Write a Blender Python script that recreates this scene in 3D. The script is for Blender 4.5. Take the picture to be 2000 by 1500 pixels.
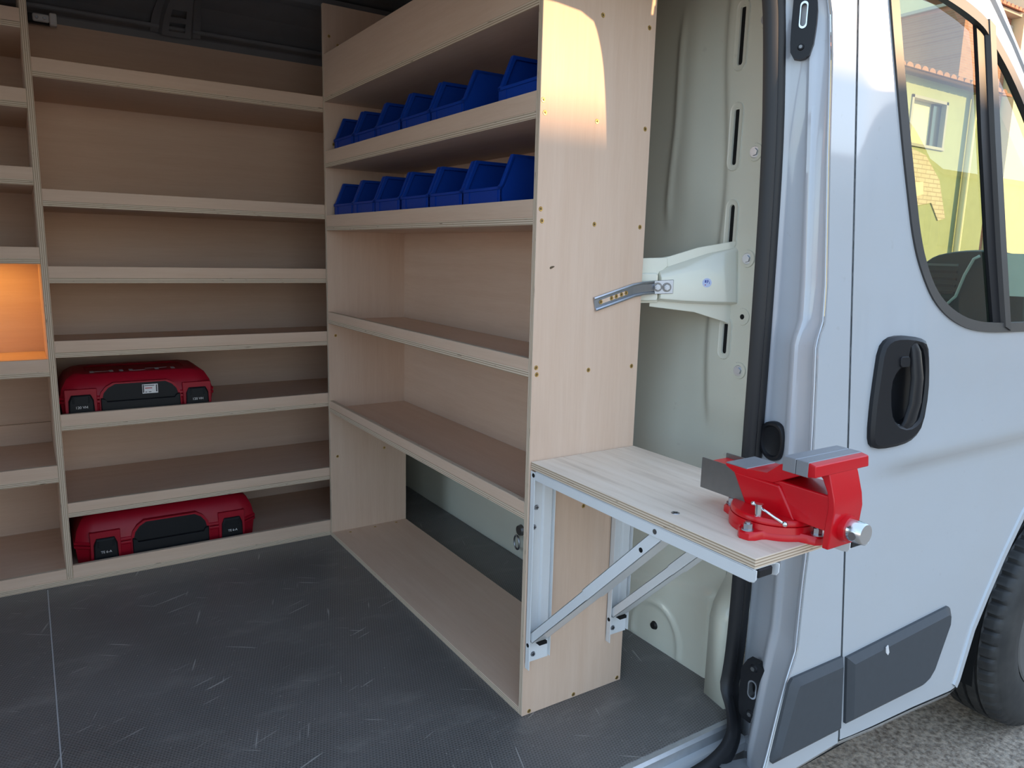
import bpy, bmesh, math, random
from mathutils import Vector, Matrix
from mathutils.geometry import delaunay_2d_cdt
random.seed(7)
PI = math.pi
for o in list(bpy.data.objects):
    bpy.data.objects.remove(o, do_unlink=True)
SC = bpy.context.scene
COL = SC.collection

# ------------------------------------------------------------------ camera
cam_d = bpy.data.cameras.new('camera')
cam_d.sensor_fit = 'HORIZONTAL'
cam_d.sensor_width = 36.0
cam_d.lens = 36.0 * 1452.24 / 2000.0
cam_d.clip_start = 0.02
cam = bpy.data.objects.new('camera', cam_d)
COL.objects.link(cam)
YAW, PITCH, ROLL = 0.5807, -0.1753, 0.0255
fw = Vector((math.sin(YAW) * math.cos(PITCH), math.cos(YAW) * math.cos(PITCH), math.sin(PITCH)))
rt = Vector((math.cos(YAW), -math.sin(YAW), 0))
up = rt.cross(fw)
r2 = math.cos(ROLL) * rt + math.sin(ROLL) * up
u2 = -math.sin(ROLL) * rt + math.cos(ROLL) * up
cam.matrix_world = Matrix(((r2.x, u2.x, -fw.x, -0.8914), (r2.y, u2.y, -fw.y, -1.2816),
                           (r2.z, u2.z, -fw.z, 1.0530), (0, 0, 0, 1)))
SC.camera = cam

# ------------------------------------------------------------------ world, sun, exposure
SUN_T = 0.93          # horizontal run along X per unit Y
SUN_S = 0.40          # drop per unit Y
sd = Vector((-SUN_T, 1.0, -SUN_S)).normalized()      # light travels this way
HAZE, HAZE_COL = 0.65, (1.75, 2.35, 3.2, 1)
world = bpy.data.worlds.new('sky')
SC.world = world
world.use_nodes = True
wn = world.node_tree
wn.nodes.clear()
wo = wn.nodes.new('ShaderNodeOutputWorld')
bg = wn.nodes.new('ShaderNodeBackground')
sky = wn.nodes.new('ShaderNodeTexSky')
sky.sky_type = 'NISHITA'
sky.sun_disc = False
sky.sun_elevation = math.asin(-sd.z)
sky.sun_rotation = math.atan2(-sd.x, -sd.y)
sky.altitude = 200
sky.air_density = 1.0
sky.dust_density = 0.5
sky.ozone_density = 1.0
bg.inputs['Strength'].default_value = 0.42
haze = wn.nodes.new('ShaderNodeMixRGB')          # thin bright cloud veil over the clear sky
haze.inputs[0].default_value = HAZE
haze.inputs[2].default_value = HAZE_COL
wn.links.new(sky.outputs[0], haze.inputs[1])
wn.links.new(haze.outputs[0], bg.inputs['Color'])
wn.links.new(bg.outputs[0], wo.inputs['Surface'])
sun_d = bpy.data.lights.new('sun', 'SUN')
sun_d.energy = 6.5
sun_d.angle = math.radians(0.6)
sun_d.color = (1.0, 0.63, 0.33)
sun = bpy.data.objects.new('sun', sun_d)
COL.objects.link(sun)
sun.rotation_euler = sd.to_track_quat('-Z', 'Y').to_euler()
sun.location = (6, -8, 6)
vs = SC.view_settings
vs.view_transform = 'Standard'
vs.look = 'None'
vs.gamma = 1.0
vs.use_curve_mapping = False
vs.exposure = 0.50

# ------------------------------------------------------------------ materials
MATS = {}
def s2l(c):
    return tuple((v / 12.92 if v <= 0.04045 else ((v + 0.055) / 1.055) ** 2.4) for v in c)
def rgb(r, g, b):
    return s2l((r / 255, g / 255, b / 255)) + (1.0,)

class NB:
    def __init__(s, name):
        m = bpy.data.materials.new(name); m.use_nodes = True
        s.m = m; s.t = m.node_tree; s.t.nodes.clear()
        s.out = s.t.nodes.new('ShaderNodeOutputMaterial')
        s.b = s.t.nodes.new('ShaderNodeBsdfPrincipled')
        s.t.links.new(s.b.outputs[0], s.out.inputs['Surface'])
        s.tc = s.t.nodes.new('ShaderNodeTexCoord')
        MATS[name] = m
    def n(s, t): return s.t.nodes.new('ShaderNode' + t)
    def l(s, a, b): s.t.links.new(a, b)
    def map(s, scale=(1, 1, 1), rot=(0, 0, 0)):
        mp = s.n('Mapping'); mp.inputs['Scale'].default_value = scale; mp.inputs['Rotation'].default_value = rot
        s.l(s.tc.outputs['Object'], mp.inputs['Vector']); return mp.outputs[0]
    def noise(s, vec, scale=5, detail=4, rough=0.5):
        n = s.n('TexNoise'); n.inputs['Scale'].default_value = scale; n.inputs['Detail'].default_value = detail
        n.inputs['Roughness'].default_value = rough
        s.l(vec, n.inputs['Vector']); return n.outputs['Fac']
    def ramp(s, fac, stops):
        r = s.n('ValToRGB'); e = r.color_ramp.elements
        e[0].position, e[0].color = stops[0]; e[1].position, e[1].color = stops[-1]
        for p_, c in stops[1:-1]:
            x = e.new(p_); x.color = c
        s.l(fac, r.inputs[0]); return r.outputs[0]
    def mix(s, fac, a, b, mode='MIX'):
        m = s.n('MixRGB'); m.blend_type = mode
        for i, v in ((0, fac), (1, a), (2, b)):
            if hasattr(v, 'is_linked') or hasattr(v, 'links'): s.l(v, m.inputs[i])
            else: m.inputs[i].default_value = v
        return m.outputs[0]
    def math(s, op, a, b=0.5, clamp=False):
        m = s.n('Math'); m.operation = op; m.use_clamp = clamp
        for i, v in ((0, a), (1, b)):
            if hasattr(v, 'links'): s.l(v, m.inputs[i])
            else: m.inputs[i].default_value = v
        return m.outputs[0]
    def bump(s, h, strength=0.2, dist=0.001):
        b = s.n('Bump'); b.inputs['Strength'].default_value = strength; b.inputs['Distance'].default_value = dist
        s.l(h, b.inputs['Height']); s.l(b.outputs[0], s.b.inputs['Normal'])
    def set(s, **k):
        for a, v in k.items():
            i = s.b.inputs[a.replace('_', ' ')]
            if hasattr(v, 'links'): s.l(v, i)
            else: i.default_value = v
        return s

def simple(name, col, rough=0.5, metal=0.0, coat=0.0, var=0.06, scale=30, bump=0.0):
    q = NB(name)
    v = q.map()
    f = q.noise(v, scale, 4)
    c = q.mix(f, tuple(x * (1 - var) for x in col[:3]) + (1,), tuple(min(1, x * (1 + var)) for x in col[:3]) + (1,))
    q.set(Base_Color=c, Roughness=rough, Metallic=metal, Coat_Weight=coat, Coat_Roughness=0.06)
    if bump: q.bump(f, bump)
    return q.m

def ply(name, axis, tone=1.0):
    """birch plywood face; grain along the given axis"""
    q = NB(name)
    sc = {'x': (2.2, 40, 40), 'y': (40, 2.2, 40), 'z': (40, 40, 2.2)}[axis]
    g = q.noise(q.map(sc), 1.0, 5, 0.6)
    fine = q.noise(q.map(tuple(v * 6 for v in sc)), 1.0, 3, 0.6)
    big = q.noise(q.map((3, 3, 3)), 1.0, 3)
    c = q.ramp(g, [(0.25, (.66 * tone, .452 * tone, .320 * tone, 1)), (0.75, (.75 * tone, .555 * tone, .420 * tone, 1))])
    c = q.mix(0.35, c, q.ramp(big, [(0.3, (.66 * tone, .462 * tone, .338 * tone, 1)), (0.7, (.74 * tone, .545 * tone, .415 * tone, 1))]))
    c = q.mix(0.07, c, q.ramp(fine, [(0.35, (.45, .33, .22, 1)), (0.65, (.75, .63, .50, 1))]))
    q.set(Base_Color=c, Roughness=0.62, Specular_IOR_Level=0.3)
    q.bump(fine, 0.06, 0.0006)
    return q.m

def ply_edge(name, axis, per=0.0048):
    """laminated plywood edge, layers stacked along the given axis"""
    q = NB(name)
    sep = q.n('SeparateXYZ'); q.l(q.tc.outputs['Object'], sep.inputs[0])
    i = 'xyz'.index(axis)
    sc = [7, 7, 7]
    wob = q.noise(q.map(tuple(sc)), 1.0, 3)
    a = q.math('MULTIPLY', sep.outputs[i], 2 * PI / per)
    a = q.math('ADD', a, q.math('MULTIPLY', wob, 0.9))
    s = q.math('SINE', a, 0)
    f = q.math('ADD', q.math('MULTIPLY', s, 0.5), 0.5)
    c = q.ramp(f, [(0.06, (.34, .24, .155, 1)), (0.30, (.60, .47, .345, 1)), (0.85, (.74, .605, .465, 1))])
    sc2 = [26, 26, 26]; sc2[i] = 420
    v = q.noise(q.map(tuple(sc2)), 1.0, 2)
    c = q.mix(q.ramp(v, [(0.69, (0, 0, 0, 1)), (0.73, (1, 1, 1, 1))]), c, (.10, .065, .04, 1))
    q.set(Base_Color=c, Roughness=0.75, Specular_IOR_Level=0.2)
    q.bump(f, 0.12, 0.0006)
    return q.m

for a in 'xyz':
    ply('ply_' + a, a)
    ply_edge('edge_' + a, a)
PLY = lambda a: MATS['ply_' + a]
EDGE = lambda a: MATS['edge_' + a]

def m_bench():
    q = NB('bench_laminate')
    g = q.noise(q.map((45, 3.2, 45)), 1.0, 6, 0.65)
    b = q.noise(q.map((16, 1.6, 16)), 1.0, 3)
    c = q.ramp(g, [(0.28, (.58, .46, .355, 1)), (0.5, (.80, .67, .54, 1)), (0.72, (.86, .74, .62, 1))])
    c = q.mix(q.ramp(b, [(0.35, (0, 0, 0, 1)), (0.7, (.5, .5, .5, 1))]), c, (.74, .61, .48, 1))
    q.set(Base_Color=c, Roughness=0.5); q.bump(g, 0.05, 0.0005)
m_bench()

def m_floor():
    q = NB('floor_phenolic')
    v = q.map((1, 1, 1), (0, 0, 0.35))
    sp_ = q.n('SeparateXYZ'); q.l(v, sp_.inputs[0])
    kx = 2 * PI / .0068
    s1 = q.math('SINE', q.math('MULTIPLY', sp_.outputs[0], kx), 0)
    s2 = q.math('SINE', q.math('ADD', q.math('MULTIPLY', sp_.outputs[0], kx * .5), q.math('MULTIPLY', sp_.outputs[1], kx * .866)), 0)
    s3 = q.math('SINE', q.math('SUBTRACT', q.math('MULTIPLY', sp_.outputs[0], kx * .5), q.math('MULTIPLY', sp_.outputs[1], kx * .866)), 0)
    d = q.math('ADD', q.math('MULTIPLY', q.math('ADD', q.math('ADD', s1, s2), q.math('MULTIPLY', s3, -1.0)), 0.19), 0.5)
    big = q.noise(q.map(), 3.0, 5, 0.6)
    c = q.ramp(big, [(0.3, (.055, .052, .050, 1)), (0.7, (.115, .108, .104, 1))])
    c = q.mix(q.ramp(d, [(0.30, (0, 0, 0, 1)), (0.62, (.45, .45, .45, 1))]), c, (.27, .26, .25, 1))
    # scratches: thin stretched noise bands in three directions
    for k, (rot, off) in enumerate(((0.6, 3.1), (1.9, 7.7), (-0.4, 1.3))):
        m0 = q.n('Mapping'); m0.inputs['Rotation'].default_value = (0, 0, rot); q.l(q.tc.outputs['Object'], m0.inputs['Vector'])
        mp = q.n('Mapping')
        mp.inputs['Scale'].default_value = (5.0, 110, 1); mp.inputs['Location'].default_value = (off, off, 0)
        q.l(m0.outputs[0], mp.inputs['Vector'])
        n = q.noise(mp.outputs[0], 1.0, 2, 0.4)
        c = q.mix(q.ramp(n, [(0.715, (0, 0, 0, 1)), (0.75, (.8, .8, .8, 1))]), c, (.42, .40, .37, 1))
    sm = q.noise(q.map((4, 9, 1), (0, 0, .5)), 1.4, 4, 0.65)
    c = q.mix(q.ramp(sm, [(0.53, (0, 0, 0, 1)), (0.75, (.45, .45, .45, 1))]), c, (.26, .245, .225, 1))
    sp = q.noise(q.map(), 150, 1)
    c = q.mix(q.ramp(sp, [(0.74, (0, 0, 0, 1)), (0.77, (.8, .8, .8, 1))]), c, (.42, .40, .36, 1))
    q.set(Base_Color=c, Roughness=q.ramp(big, [(0.2, (.30,) * 3 + (1,)), (0.8, (.44,) * 3 + (1,))]), Specular_IOR_Level=0.5)
    q.bump(d, 0.35, 0.0012)
m_floor()

def m_paint(name, col, rough=0.22, dirt=0.10):
    q = NB(name)
    n = q.noise(q.map((1.4, 1.4, 2.2)), 2.0, 5, 0.6)
    f = q.noise(q.map(), 40, 3)
    c = q.mix(q.ramp(n, [(0.42, (0, 0, 0, 1)), (0.75, (dirt,) * 3 + (1,))]), col, (.42, .36, .27, 1))
    c = q.mix(q.ramp(f, [(0.70, (0, 0, 0, 1)), (0.76, (.12, .12, .12, 1))]), c, (.3, .27, .22, 1))
    q.set(Base_Color=c, Roughness=rough, Coat_Weight=1.0, Coat_Roughness=0.06, Specular_IOR_Level=0.5)
    return q.m
m_paint('van_paint', (.485, .505, .525, 1))
m_paint('jamb_paint', (.52, .545, .59, 1), 0.25, 0.08)
m_paint('cream_steel', (.76, .755, .63, 1), 0.30, 0.12)
simple('dark_steel', (.19, .19, .20), 0.55, 0, 0, 0.2, 8)
simple('side_lining', (.20, .19, .175), 0.6)
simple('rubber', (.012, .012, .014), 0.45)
simple('seal_grey', (.05, .047, .045), 0.45)
simple('plastic_black', (.014, .014, .016), 0.38)
simple('plastic_moulding', (.052, .058, .066), 0.55, 0, 0, 0.10, 60, 0.05)
simple('hole_black', (.002, .002, .002), 0.9)
simple('bin_blue', (.001, .040, .30), 0.45, 0, 0, 0.05)
simple('case_red', (.34, .004, .018), 0.42, 0, 0, 0.08)
simple('case_black', (.008, .009, .011), 0.5)
simple('vice_red', (.60, .003, .010), 0.30, 0, 0.15, 0.04)
simple('steel_grey', (.22, .215, .21), 0.38, 0.85, 0, 0.10, 60)
simple('jaw_grey', (.27, .275, .29), 0.45, 0.35, 0, 0.06, 80)
simple('chrome', (.75, .75, .76), 0.16, 1.0)
simple('zinc', (.46, .48, .52), 0.34, 1.0, 0, 0.10, 90)
simple('brass', (.62, .40, .14), 0.38, 0.9)
simple('brass_dark', (.10, .065, .03), 0.6)
simple('bracket_white', (.76, .77, .77), 0.34, 0, 0.2, 0.03)
simple('label_white', (.75, .73, .72), 0.5)
simple('print_black', (.03, .03, .035), 0.6)
simple('print_red', (.5, .05, .05), 0.6)
simple('print_blue', (.03, .07, .35), 0.6)
simple('print_grey', (.5, .5, .5), 0.6)
simple('sticker_blue', (.55, .62, .85), 0.4)
simple('clear_plastic', (.70, .70, .70), 0.18, 0, 0.3)
simple('aluminium', (.52, .53, .54), 0.38, 0.6, 0, 0.12, 50)
simple('dark_plug', (.01, .01, .01), 0.5)
simple('cab_dark', (.020, .028, .030), 0.5)
simple('cab_blue', (.05, .16, .24), 0.5)
simple('cab_grey', (.16, .17, .17), 0.6)
simple('trim_pale', (.50, .55, .53), 0.35)
simple('rim_steel', (.17, .165, .16), 0.42, 0.5, 0, 0.15, 20)
simple('facade_plaster', (.37, .36, .18), 0.85, 0, 0, 0.12, 6, 0.2)
simple('facade_cream', (.82, .66, .40), 0.85, 0, 0, 0.06, 6)
simple('house_grey', (.34, .31, .27), 0.85, 0, 0, 0.15, 5)
simple('roof_tile', (.42, .16, .085), 0.8, 0, 0, 0.25, 12)
simple('stone_lintel', (.42, .36, .29), 0.85, 0, 0, 0.1, 20)
simple('window_dark', (.03, .04, .05), 0.15)
simple('tree_leaf', (.05, .09, .03), 0.8)

def m_brick(name, c1, c2, mort, sc=1.0):
    q = NB(name)
    sep = q.n('SeparateXYZ'); q.l(q.tc.outputs['Object'], sep.inputs[0])
    cb = q.n('CombineXYZ'); q.l(sep.outputs[0], cb.inputs[0]); q.l(sep.outputs[2], cb.inputs[1])
    b = q.n('TexBrick'); q.l(cb.outputs[0], b.inputs['Vector'])
    b.inputs['Scale'].default_value = sc
    b.inputs['Color1'].default_value = c1; b.inputs['Color2'].default_value = c2; b.inputs['Mortar'].default_value = mort
    b.inputs['Brick Width'].default_value = 0.24; b.inputs['Row Height'].default_value = 0.062
    b.inputs['Mortar Size'].default_value = 0.007; b.inputs['Bias'].default_value = 0.0
    n = q.noise(q.map(), 9, 4)
    c = q.mix(0.35, b.outputs['Color'], q.ramp(n, [(0.3, c1), (0.7, c2)]))
    q.set(Base_Color=c, Roughness=0.85)
m_brick('brick_wall', (.36, .135, .085, 1), (.46, .20, .125, 1), (.40, .26, .19, 1))
m_brick('brick_patch', (.60, .45, .30, 1), (.66, .52, .36, 1), (.34, .22, .14, 1))

def m_asphalt():
    q = NB('asphalt')
    st = q.n('TexVoronoi'); st.inputs['Scale'].default_value = 95; q.l(q.map(), st.inputs['Vector'])
    n = q.noise(q.map(), 2.2, 6, 0.7)
    g = q.noise(q.map(), 60, 4, 0.7)
    c = q.mix(0.62, q.ramp(n, [(0.35, (.30, .225, .165, 1)), (0.65, (.52, .41, .31, 1))]), q.ramp(g, [(0.36, (.08, .055, .04, 1)), (0.64, (.80, .65, .50, 1))]))
    c = q.mix(q.ramp(st.outputs['Distance'], [(0.2, (.35, .35, .35, 1)), (0.5, (0, 0, 0, 1))]), c, (.42, .39, .34, 1))
    q.set(Base_Color=c, Roughness=0.9)
    q.bump(g, 0.7, 0.006)
m_asphalt()

def m_tyre():
    q = NB('tyre_rubber')
    n = q.noise(q.map(), 14, 4)
    q.set(Base_Color=q.ramp(n, [(0.3, (.022, .022, .023, 1)), (0.75, (.055, .053, .050, 1))]), Roughness=0.6)
m_tyre()

def m_glass(name, tint, ior=1.45):
    m = bpy.data.materials.new(name); m.use_nodes = True; MATS[name] = m
    t = m.node_tree; t.nodes.clear()
    o = t.nodes.new('ShaderNodeOutputMaterial'); mx = t.nodes.new('ShaderNodeMixShader')
    tr = t.nodes.new('ShaderNodeBsdfTransparent'); gl = t.nodes.new('ShaderNodeBsdfGlossy'); lw = t.nodes.new('ShaderNodeLayerWeight')
    tr.inputs[0].default_value = tint; gl.inputs['Roughness'].default_value = 0.0
    pw = t.nodes.new('ShaderNodeMath'); pw.operation = 'POWER'; pw.inputs[1].default_value = 5.0
    ma = t.nodes.new('ShaderNodeMath'); ma.operation = 'MULTIPLY_ADD'; ma.inputs[1].default_value = 0.80; ma.inputs[2].default_value = 2 * ((ior - 1) / (ior + 1)) ** 2
    t.links.new(lw.outputs['Facing'], pw.inputs[0]); t.links.new(pw.outputs[0], ma.inputs[0])
    t.links.new(ma.outputs[0], mx.inputs[0]); t.links.new(tr.outputs[0], mx.inputs[1]); t.links.new(gl.outputs[0], mx.inputs[2])
    t.links.new(mx.outputs[0], o.inputs[0])
m_glass('door_glass', (.72, .88, .76, 1), 1.5)
m_glass('screen_glass', (.86, .95, .89, 1), 1.4)

def m_emit(name, col, s):
    m = bpy.data.materials.new(name); m.use_nodes = True; MATS[name] = m
    t = m.node_tree; t.nodes.clear()
    o = t.nodes.new('ShaderNodeOutputMaterial'); e = t.nodes.new('ShaderNodeEmission')
    e.inputs[0].default_value = col; e.inputs[1].default_value = s
    t.links.new(e.outputs[0], o.inputs[0])
m_emit('led_glow', (1.0, .50, .09, 1), 14.0)

for n_, v_ in (('plastic_black', .3), ('case_black', .25), ('case_red', .3), ('bin_blue', .25), ('bench_laminate', .25), ('vice_red', .4)):
    for nd in MATS[n_].node_tree.nodes:
        if nd.type == 'BSDF_PRINCIPLED': nd.inputs['Specular IOR Level'].default_value = v_

# ------------------------------------------------------------------ mesh helpers
class MB:
    def __init__(s): s.v = []; s.f = []; s.mi = []; s.mats = []
    def m(s, mat):
        mat = MATS[mat] if isinstance(mat, str) else mat
        if mat not in s.mats: s.mats.append(mat)
        return s.mats.index(mat)
    def face(s, idx, mi): s.f.append(tuple(idx)); s.mi.append(mi)
    def box(s, x0, x1, y0, y1, z0, z1, mat, edge=None):
        """axis box; edge = (axis, material) gives the faces whose normal is NOT that axis the edge material"""
        b = len(s.v); i = s.m(mat); e = s.m(edge[1]) if edge else i; ax = edge[0] if edge else None
        s.v += [(x0, y0, z0), (x1, y0, z0), (x1, y1, z0), (x0, y1, z0), (x0, y0, z1), (x1, y0, z1), (x1, y1, z1), (x0, y1, z1)]
        for q, a in (((0, 3, 2, 1), 'z'), ((4, 5, 6, 7), 'z'), ((0, 1, 5, 4), 'y'), ((2, 3, 7, 6), 'y'), ((1, 2, 6, 5), 'x'), ((3, 0, 4, 7), 'x')):
            s.face([b + k for k in q], i if (ax is None or a == ax) else e)
        return s
    def prism(s, poly, axis, a0, a1, mat, side=None):
        """polygon (2D) extruded along axis; poly in the other two axes in xyz order"""
        b = len(s.v); n = len(poly); i = s.m(mat); sd_ = s.m(side) if side else i
        def P(p, a):
            return {'x': (a, p[0], p[1]), 'y': (p[0], a, p[1]), 'z': (p[0], p[1], a)}[axis]
        s.v += [P(p, a0) for p in poly] + [P(p, a1) for p in poly]
        s.face(list(range(b + n - 1, b - 1, -1)), i); s.face(range(b + n, b + 2 * n), i)
        for k in range(n):
            k2 = (k + 1) % n; s.face((b + k, b + k2, b + n + k2, b + n + k), sd_)
        return s
    def loft(s, rings, mat, close=True, caps=True):
        b = len(s.v); n = len(rings[0]); i = s.m(mat)
        for r in rings: s.v += [tuple(p) for p in r]
        for a in range(len(rings) - 1):
            for k in range(n if close else n - 1):
                k2 = (k + 1) % n
                s.face((b + a * n + k, b + a * n + k2, b + (a + 1) * n + k2, b + (a + 1) * n + k), i)
        if caps and close:
            s.face(list(range(b + n - 1, b - 1, -1)), i); s.face(range(b + (len(rings) - 1) * n, b + len(rings) * n), i)
        return s
    def cyl(s, p0, p1, r0, mat, r1=None, n=16, caps=True):
        p0 = Vector(p0); p1 = Vector(p1); d = (p1 - p0).normalized()
        a = d.orthogonal().normalized(); c = d.cross(a); r1 = r0 if r1 is None else r1
        rings = []
        for p, r in ((p0, r0), (p1, r1)):
            rings.append([p + r * (math.cos(2 * PI * k / n) * a + math.sin(2 * PI * k / n) * c) for k in range(n)])
        return s.loft(rings, mat, True, caps)
    def tube(s, pts, r, mat, n=10):
        pts = [Vector(p) for p in pts]; rings = []; a = None
        for k, p in enumerate(pts):
            d = (pts[min(k + 1, len(pts) - 1)] - pts[max(k - 1, 0)]).normalized()
            a = d.orthogonal().normalized() if a is None else (a - a.dot(d) * d).normalized()
            c = d.cross(a); rr = r[k] if isinstance(r, (list, tuple)) else r
            rings.append([p + rr * (math.cos(2 * PI * j / n) * a + math.sin(2 * PI * j / n) * c) for j in range(n)])
        return s.loft(rings, mat)
    def sphere(s, c, r, mat, n=12, m=8):
        rings = []
        for k in range(1, m):
            t = PI * k / m
            rings.append([(c[0] + r * math.sin(t) * math.cos(2 * PI * j / n), c[1] + r * math.sin(t) * math.sin(2 * PI * j / n), c[2] - r * math.cos(t)) for j in range(n)])
        return s.loft(rings, mat)
    def build(s, name, parent=None, bevel=0.0, seg=1, smooth=False, solid=0.0, origin=None, sub=0):
        o0 = Vector(origin) if origin is not None else (root_loc(parent) if parent is not None else Vector((0, 0, 0)))
        me = bpy.data.meshes.new(name)
        me.from_pydata([tuple(Vector(v) - o0) for v in s.v], [], s.f)
        for m in s.mats: me.materials.append(m)
        me.polygons.foreach_set('material_index', s.mi)
        bm = bmesh.new(); bm.from_mesh(me); bmesh.ops.recalc_face_normals(bm, faces=bm.faces); bm.to_mesh(me); bm.free()
        o = bpy.data.objects.new(name, me); COL.objects.link(o)
        if parent is not None: o.parent = parent
        else: o.location = o0
        if solid:
            q = o.modifiers.new('solid', 'SOLIDIFY'); q.thickness = solid; q.offset = 0
        if bevel:
            q = o.modifiers.new('bevel', 'BEVEL'); q.width = bevel; q.segments = seg; q.limit_method = 'ANGLE'; q.angle_limit = 0.6
            q.harden_normals = False
        if sub:
            q = o.modifiers.new('sub', 'SUBSURF'); q.levels = sub; q.render_levels = sub
        if solid and smooth:
            q = o.modifiers.new('split', 'EDGE_SPLIT'); q.split_angle = 0.7
        if smooth:
            for p in me.polygons: p.use_smooth = True
            if smooth != 'all':
                q = o.modifiers.new('wn', 'WEIGHTED_NORMAL') if bevel else None
                if not bevel: me.set_sharp_from_angle(angle=0.7)
        return o

def root_loc(o):
    while o.parent is not None: o = o.parent
    return Vector(o.location)
def empty(name, loc=(0, 0, 0)):
    o = bpy.data.objects.new(name, None); o.empty_display_size = 0.05; o.location = loc; COL.objects.link(o); return o
def thing(name, label, cat, loc=(0, 0, 0), group=None):
    o = empty(name, loc); return tag(o, label, cat, group)
def tag(o, label, cat, group=None):
    o['label'] = label; o['category'] = cat
    if group: o['group'] = group
    return o
def struct(o, label=None):
    o['kind'] = 'structure'
    if label: o['label'] = label
    return o
def lab(o, label): o['label'] = label; return o
def share(src, name, parent, loc=None, rot=None):
    c = src.copy(); c.name = name; COL.objects.link(c); c.parent = parent
    if loc is not None: c.location = loc
    if rot is not None: c.rotation_euler = rot
    return c
def pip(p, poly):
    x, y = p; c = False; n = len(poly)
    for i in range(n):
        x0, y0 = poly[i]; x1, y1 = poly[i - 1]
        if (y0 > y) != (y1 > y) and x < (x1 - x0) * (y - y0) / (y1 - y0) + x0: c = not c
    return c
def resample(poly, d):
    out = []
    for i in range(len(poly)):
        a = Vector(poly[i]); b = Vector(poly[(i + 1) % len(poly)]); n = max(1, int((b - a).length / d + .5))
        for k in range(n): out.append(tuple(a.lerp(b, k / n)))
    return out
def smooth_poly(pts, it=2, closed=True):
    for _ in range(it):
        q = []
        n = len(pts)
        for i in range(n if closed else n - 1):
            a = Vector(pts[i]); b = Vector(pts[(i + 1) % n]); q += [tuple(a.lerp(b, .25)), tuple(a.lerp(b, .75))]
        if not closed: q = [pts[0]] + q + [pts[-1]]
        pts = q
    return pts
def sheet(mb, outer, holes, mapf, mat, d=0.03, db=0.02):
    """2D region with holes, meshed with interior points and mapped to 3D"""
    outer = resample(outer, db); holes = [resample(h, db) for h in holes]
    vs_ = []; es = []
    for loop in [outer] + holes:
        b = len(vs_); n = len(loop); vs_ += [Vector(p) for p in loop]; es += [(b + k, b + (k + 1) % n) for k in range(n)]
    xs = [p[0] for p in outer]; ys_ = [p[1] for p in outer]
    x = min(xs) + d / 2
    while x < max(xs):
        y = min(ys_) + d / 2
        while y < max(ys_):
            p = (x + random.uniform(-.1, .1) * d, y)
            if pip(p, outer) and not any(pip(p, h) for h in holes): vs_.append(Vector(p))
            y += d
        x += d
    V, E_, F, *_ = delaunay_2d_cdt(vs_, es, [], 0, 1e-6)
    b = len(mb.v); i = mb.m(mat)
    mb.v += [mapf(v.x, v.y) for v in V]
    for f in F:
        c = ((V[f[0]].x + V[f[1]].x + V[f[2]].x) / 3, (V[f[0]].y + V[f[1]].y + V[f[2]].y) / 3)
        if pip(c, outer) and not any(pip(c, h) for h in holes): mb.face([b + k for k in f], i)
    return mb
def stadium(cx, cy, w, h, n=8):
    r = w / 2; pts = []
    for k in range(n + 1): t = PI * k / n; pts.append((cx + r * math.cos(t), cy + h / 2 - r + r * math.sin(t)))
    for k in range(n + 1): t = PI + PI * k / n; pts.append((cx + r * math.cos(t), cy - h / 2 + r + r * math.sin(t)))
    return pts
def rrect(x0, x1, y0, y1, r, n=4):
    pts = []
    for cx, cy, t0 in ((x1 - r, y1 - r, 0), (x0 + r, y1 - r, .5), (x0 + r, y0 + r, 1), (x1 - r, y0 + r, 1.5)):
        for k in range(n + 1): t = PI * (t0 + .5 * k / n); pts.append((cx + r * math.cos(t), cy + r * math.sin(t)))
    return pts
def sst(x, a, b):
    t = max(0, min(1, (x - a) / (b - a))); return t * t * (3 - 2 * t)
def ring3(mb, outer, inner, mapf, mat):
    """flat ring between two loops of equal length"""
    b = len(mb.v); n = len(outer); i = mb.m(mat)
    mb.v += [mapf(*p) for p in outer] + [mapf(*p) for p in inner]
    for k in range(n):
        k2 = (k + 1) % n; mb.face((b + k, b + k2, b + n + k2, b + n + k), i)
    return mb

FZ = -0.005           # cargo floor level
GZ = -0.43            # ground level

# ================================================================== SETTING
# ---- ground
def gmap(x, y): return (x, y, GZ + 0.006 * math.sin(x * 2.1) * math.cos(y * 1.7))
g = MB(); g.box(-30, 40, -22, 30, GZ - .3, GZ, 'asphalt')
ground = struct(g.build('floor_ground'), 'grey cracked asphalt ground under the van')
# cracks as thin grooves filled with dark grit: raised slightly broken ribbons
for path in ([(0.95, -.98), (0.99, -.93), (1.0, -.86), (1.06, -.80), (1.07, -.72), (1.13, -.66)], [(1.2, -.62), (1.24, -.60), (1.35, -.60)], [(1.02, -.84), (1.1, -.85), (1.16, -.88)]):
    c = MB(); pts = [Vector((p[0], p[1], GZ)) for p in path]
    rr = []
    for k, p in enumerate(pts):
        d = (pts[min(k + 1, len(pts) - 1)] - pts[max(0, k - 1)]).normalized(); nrm = Vector((-d.y, d.x, 0)); w = .005 * (1 if 0 < k < len(pts) - 1 else .1)
        rr.append([p + nrm * w, p - nrm * w, p - nrm * w + Vector((0, 0, .0015)), p + nrm * w + Vector((0, 0, .0015))])
    c.loft(rr, 'print_black'); c.build('crack', ground)

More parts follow.
